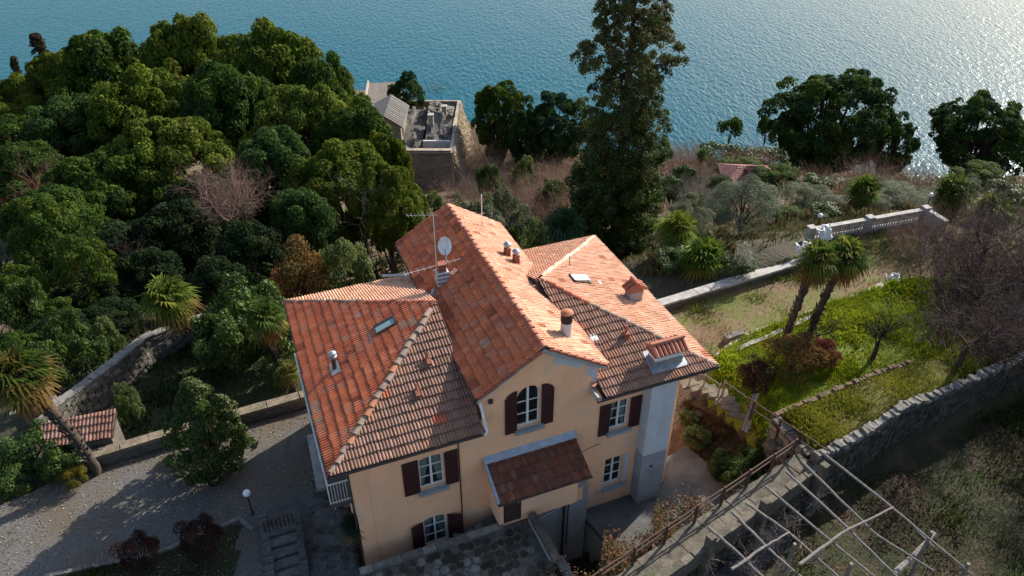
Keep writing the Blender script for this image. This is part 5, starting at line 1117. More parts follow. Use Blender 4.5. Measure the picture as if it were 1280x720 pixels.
PROTOS['shore0'] = tree_proto(38, 6.6, 13.6, -.6, 30000, .33, G_DK + G_OL[:2], nk=150, rc=(.09, .17), low=-1, limbs=20)
PROTOS['shore1'] = tree_proto(39, 6.6, 13.6, -.6, 30000, .33, G_BL + G_DK[:3], nk=150, rc=(.09, .17), low=-1, limbs=20)
PROTOS['pine'] = tree_proto(51, 2.2, 2.2, 3.2, 2500, .3, G_DK, nk=22, rc=(.25, .4), shape='umbrella', name='stone_pine')
PROTOS['cypress'] = tree_proto(52, 1.4, 9, .5, 3500, .35, [(.04, .035, .02), (.06, .045, .03), (.03, .035, .015)], nk=50, rc=(.3, .5), shape='cone', name='cypress')
PROTOS['shrub0'] = tree_proto(60, 1.5, 2.2, .2, 7000, .13, G_DK + G_LT[:1], nk=45, rc=(.2, .36), name='shrub', mat='leaf_glossy')
PROTOS['shrub1'] = tree_proto(61, 1.5, 2.0, .2, 7000, .12, G_LT + G_GY[:1], nk=45, rc=(.2, .34), name='shrub')
PROTOS['shrub2'] = tree_proto(62, 1.5, 2.0, .2, 6000, .12, G_GY + G_DK[3:4], nk=45, rc=(.2, .34), name='shrub', mat='leaf_matte')
PROTOS['shrub3'] = tree_proto(63, 1.5, 1.9, .2, 6000, .11, G_BR, nk=40, rc=(.2, .36), name='shrub', mat='leaf_matte')
PROTOS['olive0'] = tree_proto(64, 2.3, 3.2, .9, 15000, .13, [(.20, .22, .15), (.25, .265, .19), (.16, .18, .12), (.13, .15, .09)], nk=75, rc=(.16, .3), name='olive_tree', mat='leaf_matte', aspect=.32)
PROTOS['magnolia'] = tree_proto(65, 1.75, 4.4, .0, 26000, .115, G_DK[:4] + [(.10, .095, .03), (.05, .07, .02)], nk=230, rc=(.10, .19), shape='egg', name='magnolia_tree', mat='leaf_glossy', limbs=16)
def gz(x, y): return hz(x, y)
def tree_at(key, u, vtop, wpx, Y, nomR, nomH, label, cat='tree', group=None, sz=1.0):
    """crown top seen at (u, vtop), width wpx px, standing Y metres ahead, feet on the ground"""
    p = PY(u, vtop, Y); g = gz(p[0], p[1]); s = wpx / 2 / pxm(p) / nomR; h = max(1.0, (p[2] - g)); return put(key, p[0], p[1], g, (s, s, h / nomH * sz), vr.uniform(0, 6.28), label, cat, group)
LB_POS = lambda u, v: None
FOREST = [  # key, u, vtop, w, Y, label
 ('big1', 118, 46, 118, 101, 'broad evergreen at the skyline of the wood, second from the left, against the lake'),
 ('big0', 228, 26, 112, 99, 'tallest round evergreen in the back row of the wood, against the lake'),
 ('big2', 330, 38, 118, 95, 'olive-green evergreen at the right of the wood skyline, left of the cottage'),
 ('big0', 65, 68, 84, 106, 'leftmost broad evergreen in the back row of the wood'),
 ('big1', 395, 78, 96, 86, 'sunlit evergreen below the right end of the wood skyline'),
 ('big2', 165, 92, 130, 84, 'wide evergreen in the second row of the wood, left of the middle'),
 ('dark0', 275, 84, 128, 82, 'dark evergreen in the second row of the wood, right of the middle'),
 ('light0', 372, 108, 124, 75, 'large evergreen in the middle of the right half of the wood'),
 ('big1', 446, 138, 104, 70, 'sunlit evergreen bulging towards the ruined house'),
 ('blue0', 80, 122, 124, 84, 'dark evergreen behind the bare tree at the left edge'),
 ('light0', 200, 150, 128, 66, 'middle evergreen of the third row, above the bare reddish tree'),
 ('blue0', 330, 168, 116, 62, 'dark evergreen right of the bare reddish tree'),
 ('big2', 425, 185, 118, 58, 'rounded evergreen just left of the villa ridge'),
 ('dark1', 118, 190, 132, 62, 'dark evergreen left of the bare reddish tree'),
 ('dark0', 20, 190, 110, 70, 'shadowy evergreen at the left edge behind the pale-leaved trees'),
 ('light0', 478, 205, 74, 54, 'leafy evergreen directly behind the rear gable'),
 ('blue0', 372, 240, 96, 50, 'dark evergreen behind the pale round bush'),
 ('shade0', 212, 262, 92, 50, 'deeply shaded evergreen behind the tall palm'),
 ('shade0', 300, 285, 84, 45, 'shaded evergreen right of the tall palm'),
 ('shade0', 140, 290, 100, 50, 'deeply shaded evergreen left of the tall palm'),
]
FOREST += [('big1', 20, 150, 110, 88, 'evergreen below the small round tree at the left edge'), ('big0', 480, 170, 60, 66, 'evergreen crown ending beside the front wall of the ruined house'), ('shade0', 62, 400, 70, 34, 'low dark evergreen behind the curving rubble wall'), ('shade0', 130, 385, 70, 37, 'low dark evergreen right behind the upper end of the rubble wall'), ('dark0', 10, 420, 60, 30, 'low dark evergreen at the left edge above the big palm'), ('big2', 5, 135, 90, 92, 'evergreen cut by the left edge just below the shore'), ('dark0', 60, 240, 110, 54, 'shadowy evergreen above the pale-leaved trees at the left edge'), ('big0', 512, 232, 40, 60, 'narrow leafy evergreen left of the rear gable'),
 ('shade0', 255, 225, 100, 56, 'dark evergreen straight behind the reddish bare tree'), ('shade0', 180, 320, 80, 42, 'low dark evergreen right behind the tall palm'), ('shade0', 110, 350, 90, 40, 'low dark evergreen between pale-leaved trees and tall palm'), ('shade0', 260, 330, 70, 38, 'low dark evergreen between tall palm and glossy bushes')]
for key, u, v, w_, Y, lb in FOREST: w_ *= 1.28; tree_at(key, u, v, w_, Y, 6.0, 11.9, lb, group='evergreen trees of the wood')
tree_at('big2', 18, 96, 84, 108, 5.5, 12, 'small round olive-green tree near the shore at the left edge')
tree_at('cypress', 41, 38, 34, 140, 1.4, 9.5, 'dark reddish conifer standing against the lake at upper left')
tree_at('cypress', 14, 68, 20, 140, 1.4, 9.5, 'small dark cypress at the far upper left')
tree_at('cypress', 433, 84, 12, 130, 1.4, 9.5, 'small dark cypress left of the lakeside cottage')
tree_at('mid0', 42, 242, 112, 43, 3.4, 8.6, 'pale-leaved tree with bare lower trunks at the left edge, topmost crown')
tree_at('mid1', 88, 292, 84, 40, 3.4, 8.6, 'pale-leaved tree right of the one at the left edge, trunk visible')
tree_at('mid0', 8, 330, 80, 38, 3.4, 8.6, 'pale-leaved tree cut by the left edge above the big palm')
tree_at('mid1', 60, 375, 70, 36, 3.4, 8.6, 'low pale-leaved tree above the curving rubble wall')
# tall ivy-clad conifer
def ivy_giant():
    rs = np.random.RandomState(77); Y = 52.6; base = np.array([8.3, Y, gz(8.3, Y)]); root = empty('ivy_clad_conifer', base, 0, 'very tall conifer wrapped in ivy rising behind the villa into the lake', 'tree')
    prof = [(-14, -12.5, 3.3), (-8, -8, 3.6), (-4, -4, 3.7), (0, 0, 3.7), (4, 4, 3.5), (6.5, 6, 3.4), (8.5, 8, 3.8), (10.2, 10, 2.9), (12.5, 12.5, 1.9), (14.5, 14, .8)]
    zs = np.array([p[0] for p in prof]); rs_ = np.array([p[2] for p in prof]); C = []; Rc = []
    for i in range(1250):
        z = rs.uniform(base[2] + .5, 13.9) if rs.rand() < .85 else rs.uniform(base[2] + .5, 3); r = np.interp(z, zs, rs_); lvl = 1 + .16 * math.sin(z * 1.9) + .1 * math.sin(z * 4.1 + 1); a = rs.uniform(0, 6.28); q = math.sqrt(rs.uniform(.05, 1)) * r * lvl * .92
        if 4.2 < z < 5.4 and q > 2.2: q *= .7
        C.append([math.cos(a) * q, math.sin(a) * q, z - base[2]]); Rc.append(rs.uniform(.28, .62) * (1.05 if z < 3 else .85))
    C = np.array(C); Rc = np.array(Rc); cen = C * [0, 0, 1]
    pal = [(.045, .08, .018), (.06, .095, .02), (.035, .062, .018), (.10, .095, .04), (.06, .085, .03)]
    Pp, Nn, cc = clumps_cloud(rs, C, Rc, 140000, .20, pal, np.array([0, 0, 12.0]), shell=(.5, 1.1)); hi = Pp[:, 2] + base[2] > 2
    bmask = (rs.rand(len(Pp)) < np.clip((Pp[:, 2] + base[2]) / 12, 0, 1) * .6); cc[bmask] = pal_pick(rs, [(.14, .095, .05), (.10, .08, .04), (.08, .08, .03)], bmask.sum())
    new_obj('crown', leaf_mesh('crown', Pp, Nn, .21, cc, rs), 'leaf', root)
    m = MB(); m.tube([(0, 0, -1), (.1, 0, 6), (0, .1, 14), (0, 0, 13.9 - base[2])], [.55, .42, .28, .06], 10)
    for i in rs.choice(len(C), 90, replace=False): c = C[i]; m.tube([(0, 0, c[2] - .5), tuple(c)], [.07, .02], 4)
    m.build('trunk', 'bark', root, smooth=True)
ivy_giant()
# lakeside and right-hand trees
tree_at('shore0', 622, 94, 88, 124, 5.6, 12, 'bright green round tree on the shore right of the ruined house')
tree_at('shore1', 695, 110, 92, 118, 5.6, 12, 'dark tree on the shore between the green tree and the ivy-clad conifer')
tree_at('shore1', 658, 132, 60, 116, 5.6, 12, 'low dark tree right of the bright green shore tree')
tree_at('shore1', 506, 84, 56, 135, 5.6, 12, 'dark bushy tree on the shore between cottage and ruin')
tree_at('holm', 1055, 90, 196, 84, 7.2, 12.4, 'huge dark spreading tree before the glittering lake', sz=1.06)
tree_at('holm', 1246, 117, 150, 92, 7.2, 12.4, 'large dark tree cut by the right edge before the glittering lake')
tree_at('holm', 1130, 148, 66, 84, 7.2, 12.4, 'lower dark tree filling the right shoulder of the huge spreading tree')
tree_at('pine', 916, 149, 30, 128, 2.2, 5.4, 'little umbrella-shaped pine on the shore bank')
tree_at('pine', 961, 150, 24, 126, 2.2, 5.4, 'leaning small pine left of the huge dark tree')
for (u, v, w_, Y, lb) in ((975, 208, 70, 70, 'round glossy green tree right of the pink-roofed cottage'), (905, 221, 46, 72, 'small green bush left of the pink-roofed cottage'), (1120, 232, 80, 62, 'dark green bush below the huge dark tree'), (1232, 205, 80, 66, 'dark green bush under the tree at the right edge')):
    tree_at('mid0' if w_ > 60 else 'mid1', u, v, w_, Y, 3.4, 8.6, lb)
for (u, v, w_, Y, lb) in ((937, 226, 96, 45, 'largest silvery olive tree, beside the low garden wall'), (1010, 232, 66, 55, 'silvery olive tree right of the largest one'), (1052, 250, 48, 52, 'small olive tree left of the yellow-green palm'), (853, 252, 40, 56, 'pale olive behind the drooping palm fronds'), (878, 262, 46, 50, 'small olive between palm and largest olive'),
                       (1130, 236, 80, 53, 'clipped olive mass behind the balustrade, middle'), (1098, 244, 50, 52, 'olive right behind the balustrade pedestal'), (1165, 240, 60, 54, 'olive behind the right end of the balustrade')):
    tree_at('olive0', u, v, w_, Y, 2.3, 4.1, lb, 'olive tree')
# bushes
BUSH = [('shrub3', 366, 302, 100, 38, 'brown-green bush behind the left wing of the villa'), ('shrub1', 424, 294, 76, 39, 'pale green rounded bush touching the rear of the left wing'), ('shrub0', 300, 356, 112, 32, 'large glossy dark bush between the two palms'),
        ('shrub0', 348, 392, 84, 30, 'glossy bush under the short palm beside the left wing'), ('shrub0', 272, 396, 84, 29.5, 'dark bush right of the tall palm trunk'), ('shrub1', 352, 440, 52, 28.5, 'light leafy bush by the drive wall next to the villa'),
        ('shrub0', 28, 545, 76, 22.5, 'dark green bush under the big palm at the left edge'), ('shrub0', 68, 560, 56, 21.5, 'leafy bush beside the shed roof'), ('shrub0', 6, 590, 60, 20.8, 'dark bush cut by the left edge near the drive'),
        ('shrub1', 148, 478, 32, 25.3, 'small bright laurel between shed roof and drive wall'), ('shrub2', 605, 246, 56, 66, 'grey-green bush peeping over the rear gable'), ('shrub2', 650, 255, 46, 62, 'grey-green bush behind the two brick flues'),
        ('shrub1', 545, 236, 46, 66, 'olive-green bush just left of the rear gable peak'), ('shrub2', 520, 262, 44, 56, 'grey bush left of the rear gable'), ('shrub0', 925, 325, 44, 35.8, 'dark bush behind the garden wall with the blossoming twig'),
        ('shrub3', 998, 420, 84, 26.9, 'orange-brown bush on the green lawn'),
        ('shrub0', 640, 284, 22, 48, 'little green bush behind the brick flues'), ('shrub0', 850, 318, 60, 37.5, 'shaded dark bush under the drooping palm'),
        ('shrub0', 842, 222, 40, 80, 'dark green bush at the left foot of the ivy-clad conifer slope'), ('shrub2', 868, 240, 44, 66, 'grey-green bush above the pale olive'), ('shrub1', 900, 248, 40, 62, 'light green bush above the largest olive'), ('shrub0', 955, 244, 44, 62, 'dark bush between the pink-roofed cottage and the largest olive'),
        ('shrub0', 1030, 222, 56, 68, 'dark green bush at the left foot of the huge dark tree'), ('shrub1', 1068, 232, 44, 64, 'leafy bush in front of the huge dark tree trunk'), ('shrub0', 1105, 226, 60, 66, 'dark bush at the right foot of the huge dark tree'), ('shrub0', 1150, 222, 60, 62, 'dark green bush above the balustrade, right'),
        ('shrub2', 1205, 222, 60, 60, 'grey-green bush behind the dark palm'), ('shrub0', 1265, 232, 60, 56, 'dark green bush at the right edge above the bare thicket'), ('shrub1', 985, 268, 40, 50, 'light bush right of the largest olive'), ('shrub0', 1035, 262, 44, 48, 'dark bush between olives and balustrade'),
        ('shrub2', 700, 262, 50, 58, 'grey-green bush left of the ivy-clad conifer'), ('shrub1', 672, 268, 40, 56, 'light green bush above the rear right roof'), ('shrub0', 735, 270, 50, 50, 'dark bush at the foot of the ivy-clad conifer'), ('shrub0', 612, 205, 34, 92, 'dark green bush in the brown thicket right of the ruined house'), ('shrub1', 655, 192, 34, 98, 'light green bush in the upper brown thicket'), ('shrub0', 690, 225, 40, 80, 'dark green bush at the right end of the brown thicket'), ('shrub2', 630, 232, 40, 76, 'grey-green bush in the lower brown thicket'), ('shrub0', 860, 208, 36, 88, 'dark bush in the scrub right of the ivy-clad conifer'), ('shrub2', 575, 246, 44, 66, 'grey-green bush right of the rear gable peak'),
        ('shrub0', 905, 181, 60, 112, 'low dark scrub on the shore bank below the little pine'), ('shrub0', 965, 187, 70, 108, 'dark scrub on the shore bank left of the huge dark tree'), ('shrub1', 930, 196, 60, 96, 'greenish scrub above the pink-roofed cottage'),
        ('shrub0', 20, 352, 60, 36, 'dark bush at the left edge under the pale-leaved trees'), ('shrub0', 75, 392, 50, 31, 'dark bush left of the curving rubble wall'), ('shrub0', 100, 420, 50, 29.5, 'dark bush pressed against the curving rubble wall'), ('shrub0', 45, 430, 56, 28, 'dark bush above the big palm'), ('shrub1', 120, 395, 40, 31, 'leafy bush above the rubble wall')]
for key, u, v, w_, Y, lb in BUSH: tree_at(key, u, v, w_, Y, 1.5, 2.4, lb, 'bush')
for (u, v, s_, lb) in ((870, 556, .42, 'bright green tuft beside the concrete yard'), (860, 530, .3, 'smaller green tuft near the villa corner')):
    p = G(u, v, 14, 40); put('shrub1', p[0], p[1], p[2], s_, vr.uniform(0, 6), lb, 'bush')
p = P(268, 585, 0); put('magnolia', p[0], p[1] + .25, 0, (1.08, 1.08, 1.02), 1.0, 'glossy dark magnolia standing alone in the gravel drive', 'tree')
# yellow-green bush and dark red clipped balls
def recolor_bush(key, seed, pal, name='shrub', mat='leaf_matte', R=1.5, Hc=2.0, n=6000, leaf=.11, nk=45): PROTOS[key] = tree_proto(seed, R, Hc, .15, n, leaf, pal, nk=nk, rc=(.2, .36), name=name, mat=mat)
recolor_bush('redball', 71, [(.06, .028, .024), (.08, .035, .03), (.045, .03, .022)]); recolor_bush('yellow', 72, [(.14, .13, .02), (.17, .12, .02), (.10, .10, .02)]); recolor_bush('red', 73, [(.20, .06, .04), (.16, .05, .035)]); recolor_bush('white', 74, [(.45, .44, .40), (.35, .37, .3), (.12, .14, .08)], n=3000)
for key, u, v, w_, Y, lb in (('redball', 165, 676, 54, 16.7, 'dark red clipped ball bush, left one on the dark lawn'), ('redball', 243, 655, 56, 17.3, 'dark red clipped ball bush, right one on the dark lawn'), ('redball', 950, 452, 46, 25.5, 'dark purplish round bush on the lawn above the yard railing'), ('yellow', 88, 590, 32, 20.6, 'yellow-green little bush at the corner of the drive'),
                             ('red', 1034, 426, 42, 27.4, 'small reddish bush right of the orange-brown bush'), ('white', 931, 306, 26, 35.6, 'pale whitish flowering twig bush behind the garden wall')): tree_at(key, u, v, w_, Y, 1.5, 2.2, lb, 'bush')
for (u, v, s_, lb) in ((905, 588, .5, 'dark shrub in the hollow beside the concrete yard, upper one'), (925, 606, .55, 'dark shrub in the hollow below the walkway railing'), (893, 605, .4, 'dark shrub touching the corner of the concrete yard'), (935, 580, .42, 'dark shrub under the long railing')):
    p = G(u, v, 14, 40); put('shrub0', p[0], p[1], p[2] - .3, s_, vr.uniform(0, 6), lb, 'bush')
# --- bare bushes and trees made of twigs
def twig_mesh(name, seed, R, Hh, stems, pal, wd=.03, levels=3, kids=5, spread=1.0, trunk=0.0, droop=0.0):
    rs = np.random.RandomState(seed); segs = []
    def grow(p, d, L, w_, lv):
        n = 3
        for i in range(n):
            q = p + d * L / n; segs.append((p, q, w_, w_ * .8, lv)); p = q; w_ *= .82; d = unit(d + rs.normal(size=3) * .2 + np.array([0, 0, .06 - droop]))
            if lv < levels:
                for k in range(max(1, kids // 2) if i < n - 1 else kids - kids // 2):
                    dd = unit(d + rs.normal(size=3) * .62 * spread); grow(p, dd, L * rs.uniform(.5, .8), w_ * .6, lv + 1)
    for s in range(stems):
        a = rs.uniform(0, 6.28); q = math.sqrt(rs.rand()) * R * .55 if trunk == 0 else 0; d = unit(np.array([math.cos(a) * .5 * spread, math.sin(a) * .5 * spread, 1.0])) if trunk == 0 else unit(np.array([math.cos(a) * .75, math.sin(a) * .75, .8]))
        grow(np.array([math.cos(a) * q, math.sin(a) * q, trunk]), d, Hh * rs.uniform(.38, .55), wd, 1)
    A0 = np.array([s[0] for s in segs]); A1 = np.array([s[1] for s in segs]); w0 = np.array([s[2] for s in segs])[:, None]; w1 = np.array([s[3] for s in segs])[:, None]; d = unit(A1 - A0); r = unit(np.cross(d, rdir(rs, len(d)))); b = np.cross(d, r)
    V = []; 
    for k in range(3):
        t = k * 2.0944; o_ = r * math.cos(t) + b * math.sin(t); V.append(A0 + o_ * w0 * .5); V.append(A1 + o_ * w1 * .5)
    V = np.stack(V, 1).reshape(-1, 3); n = len(d); base = np.arange(n)[:, None] * 6; F = np.concatenate([base + np.array([[0, 2, 3, 1]]), base + np.array([[2, 4, 5, 3]]), base + np.array([[4, 0, 1, 5]])], 0); cols = np.tile(pal_pick(rs, pal, n) * rs.uniform(.7, 1.3, (n, 1)), (3, 1))
    return mesh_uniform(name, V, F, cols)
T_BR = [(.30, .19, .13), (.25, .16, .115), (.36, .25, .18), (.20, .13, .10)]; T_PU = [(.075, .05, .045), (.05, .036, .033), (.10, .07, .06), (.04, .028, .026), (.20, .15, .135)]; T_PK = [(.17, .085, .07), (.14, .07, .055), (.2, .12, .10)]; T_GY = [(.22, .19, .165), (.17, .145, .125), (.26, .22, .20)]; T_DK = [(.05, .04, .032), (.035, .03, .026)]
BME = {'brown': [twig_mesh('twigs', 80 + i, 1.6, 2.6, 14, T_BR, .035, 3, 5) for i in range(3)], 'purple': [twig_mesh('twigs', 84 + i, 1.8, 2.4, 8, T_PU, .055, 3, 4, 1.3) for i in range(3)], 'pink': [twig_mesh('twigs', 88, 1.0, 1.3, 12, T_PK, .018, 3, 5)], 'grey2': [twig_mesh('twigs', 97, 1.8, 2.4, 9, [(.24, .19, .18), (.17, .13, .12), (.12, .09, .085)], .034, 3, 5, 1.3)], 'grey': [twig_mesh('twigs', 90 + i, 1.8, 2.6, 12, T_GY, .028, 3, 5) for i in range(2)],
       'vine': [twig_mesh('twigs', 93, 1.2, 1.1, 5, T_GY, .028, 3, 4, 2.0, droop=.1)]}
def bare_bush(kind, x, y, s, label, group=None, sz=None, cat='bare bush', z=None):
    o = new_obj('bare_bush', vr.choice(BME[kind]), None); 
    if not o.data.materials: o.data.materials.append(M['twig'])
    o.location = (x, y, (gz(x, y) - .1) if z is None else z); o.scale = (s, s, sz or s); o.rotation_euler = (0, 0, vr.uniform(0, 6.28)); tag(o, label, cat, group); return o
def bare_tree(x, y, H, seed, pal, label, cat='bare tree', wd=.2, trunk=.3, name='bare_tree', kids=5, levels=4, rz=0, sc=1):
    r = empty(name, (x, y, gz(x, y)), rz, label, cat); me = twig_mesh('branches', seed, H * .4, H * .8, 4, pal, wd * .5, levels, kids, 1.15, trunk=H * trunk); new_obj('branches', me, 'twig', r)
    m = MB(); m.tube([(0, 0, -.4), (.04 * H * .3, 0, H * trunk * .5), (0, 0, H * trunk + .05)], [wd * .75, wd * .55, wd * .45], 8); m.build('trunk', 'bark', r, smooth=True); r.scale = (sc, sc, sc); return r
# brown thicket between ruin and giant conifer: individual bushes
ORD2 = ['first', 'second', 'third', 'fourth', 'fifth', 'sixth', 'seventh', 'eighth', 'ninth', 'tenth', 'eleventh', 'twelfth', 'thirteenth']
ORD = ['leftmost', 'second from left', 'third from left', 'fourth from left', 'fifth from left', 'sixth from left', 'seventh from left', 'eighth from left', 'ninth from left', 'tenth from left', 'eleventh from left', 'twelfth from left']
ROW = ['back row', 'second row', 'third row', 'fourth row', 'fifth row', 'sixth row']
def thicket(region, nr, nc, kinds, smin, smax, noun, where, group, test=None, cat='bush'):
    """bushes standing in loose rows: back row first, each row from left to right"""
    for i in range(nr):
        k = 0
        for j in range(nc):
            v = region[1] + (region[3] - region[1]) * (i + .5 + vr.uniform(-.3, .3)) / nr; u = region[0] + (region[2] - region[0]) * (j + .5 + vr.uniform(-.33, .33)) / nc; p = G(u, v, 14, 200)
            if test and not test(u, v, p): continue
            bare_bush(vr.choice(kinds), p[0], p[1], vr.uniform(smin, smax), '%s, %s in the %s of the %s' % (noun, ORD[k], ROW[i], where), group, cat=cat); k += 1
thicket((585, 180, 722, 285), 6, 12, ['brown', 'brown', 'grey'], 1.4, 2.5, 'brown leafless bush', 'thicket beside the ruin', 'brown bare bushes between the ruined house and the ivy-clad conifer')
thicket((836, 190, 965, 224), 3, 12, ['brown'], 1.4, 2.2, 'rust-brown bush', 'shore-bank scrub', 'brown scrub on the bank above the shore')
thicket((835, 228, 895, 264), 3, 6, ['grey'], 1.1, 1.6, 'grey bush', 'patch left of the olives', 'grey bare bushes left of the olives')
thicket((1000, 215, 1180, 252), 2, 9, ['brown'], 1.0, 1.7, 'brown bush', 'strip under the dark tree', 'brown bare bushes under the huge dark tree')
for i_, (fx, fy) in enumerate(((.2, 9), (.12, 15), (.35, 20), (.86, 20), (.6, 3))):
    bare_bush('brown', ruin.location.x + Wd * fx, RY + fy, 1.0, '%s brown bush growing inside the ruined house' % ORD2[i_], 'bushes inside the ruin', z=rz0 + Hh - 2.6)
for i_, (u, v) in enumerate(((415, 92), (424, 100), (436, 108), (470, 170), (476, 150), (540, 112), (555, 116), (570, 120), (580, 190), (590, 215), (575, 235), (560, 245), (602, 240))): p = G(u, v + 12); bare_bush('brown', p[0], p[1], vr.uniform(1.2, 1.9), '%s brown bare bush round the ruined house, counted clockwise from the upper left' % ORD2[i_], 'bare bushes around the ruin', cat='bush')
# big purple-grey thicket on the right
thicket((1150, 296, 1310, 460), 6, 8, ['purple', 'purple', 'purple', 'grey2'], 1.1, 1.75, 'purplish bush', 'thicket right of the lawn', 'purplish bare bushes right of the lawn',
    test=lambda u, v, p: not (u < 1185 and v > 385) and sdf(SLOPE, p[0:1], p[1:2])[0] > .4)
thicket((1045, 290, 1200, 330), 2, 9, ['purple', 'brown'], .55, .8, 'low reddish bush', 'strip before the balustrade', 'low bare bushes before the balustrade')
for (u, v, H, sd_, lb) in ((1215, 350, 6.5, 101, 'leafless tree rising from the purplish thicket, upper right'), (1262, 400, 7.0, 102, 'leafless tree at the right edge above the rubble wall'), (1195, 460, 4.6, 103, 'dark leafless tree beside the upper end of the grass bank')):
    p = G(u, v, 14, 60); bare_tree(p[0], p[1], H, sd_, T_PU, lb, wd=.22)
for (u, v, H, sd_, lb) in ((1091, 446, 3.3, 110, 'small gnarled leafless fruit tree on the green lawn'), (1018, 434, 2.6, 111, 'thin bare sapling beside the orange-brown bush')):
    p = P(u, v, .6); bare_tree(p[0], p[1], H, sd_, T_DK, lb, wd=.2 if H > 3 else .12, levels=4, kids=4)
p = PY(266, 190, 49); g = gz(p[0], p[1]); rt_ = bare_tree(p[0], p[1], (p[2] - g) * .56, 120, [(.22, .14, .115), (.17, .105, .085), (.28, .20, .17)], 'reddish leafless tree glowing in front of the dark wood', wd=.3, trunk=.98, kids=6)
for (u, v, Y, lb_) in ((445, 215, 52, 'grey dead branches poking out of the wood near the rear gable'), (150, 70, 98, 'few dead branches among the crowns of the wood skyline')):
    p = PY(u, v, Y); bare_tree(p[0], p[1], (p[2] - gz(p[0], p[1])) * .6, 140 + int(Y), T_GY, lb_, wd=.22, trunk=.95, kids=3)
p = PY(6, 190, 60); g = gz(p[0], p[1]); bare_tree(p[0], p[1], p[2] - g, 121, T_PK, 'reddish leafless tree cut by the left edge', wd=.3, kids=5)
p = PY(140, 315, 44); g = gz(p[0], p[1]); bare_tree(p[0], p[1], p[2] - g, 122, T_PU, 'shadowy leafless tree left of the tall palm', wd=.3, kids=5)
p = PY(1088, 178, 80); g = gz(p[0], p[1]); bare_tree(p[0], p[1], p[2] - g, 123, T_PK, 'reddish bare tree in front of the huge dark tree', wd=.25, kids=5)
for (u, v, s, lb) in ((886, 440, .75, 'pinkish bare bush at the right corner of the villa roof'), (914, 432, .6, 'pinkish bare bush right of the one by the roof corner')): p = P(u, v, .4); bare_bush('pink', p[0], p[1], s * 1.5, lb, z=gz(p[0], p[1]))
for i_, (u, v) in enumerate(((905, 650), (930, 668), (960, 655), (985, 690), (920, 700), (950, 700), (900, 690), (965, 640), (1000, 640), (1010, 700))):
    p = P(u, v, 1.2); bare_bush('vine', p[0], p[1], vr.uniform(1.1, 1.5), '%s grey tangle of bare vine hanging under the pergola poles' % ORD2[i_], 'bare vines under the pergola', cat='vine', z=1.15)
# hedge of dried creeper on the walkway's yard side
rs = np.random.RandomState(5); n = 12000; t = rs.rand(n); q = np.array([2.2, 13.6]) * (1 - t[:, None]) + np.array([7.9, 17.75]) * t[:, None] - wn * (rs.uniform(.55, 1.9, n) * (1 + .25 * np.sin(t * 17)))[:, None]
Pp = np.c_[q, .75 + rs.normal(size=n) * .38 + .3 * np.sin(t * 21)]; me = leaf_mesh('creeper', Pp, unit(rdir(rs, n) + [0, 0, .6]), .10, pal_pick(rs, [(.22, .09, .05), (.12, .09, .04), (.08, .09, .03), (.28, .17, .11), (.1, .07, .04)], n), rs)
o = new_obj('creeper', me, 'leaf_matte'); tag(o, 'rusty-leaved creeper spilling over the walkway railing towards the concrete yard', 'creeper', kind='stuff')
rs = np.random.RandomState(6); n = 6000; yy = rs.rand(n); hgt = rs.rand(n) ** .7; PA = np.array([ruin.location.x + Wd + .5, RY, rz0]); Pp = np.c_[PA[0] + (1 - hgt) * rs.uniform(.2, 2.4, n), PA[1] + .5 + yy * 22, PA[2] - 1 + hgt * (Hh + .6)]
me = leaf_mesh('dead_creeper', Pp, unit(rdir(rs, n)), .5, pal_pick(rs, [(.72, .62, .5), (.62, .51, .40), (.5, .4, .3), (.26, .24, .12)], n), rs, .25); tag(new_obj('dead_creeper', me, 'leaf_matte'), 'pale dead creeper hanging down the right wall of the ruined house', 'creeper', kind='stuff')
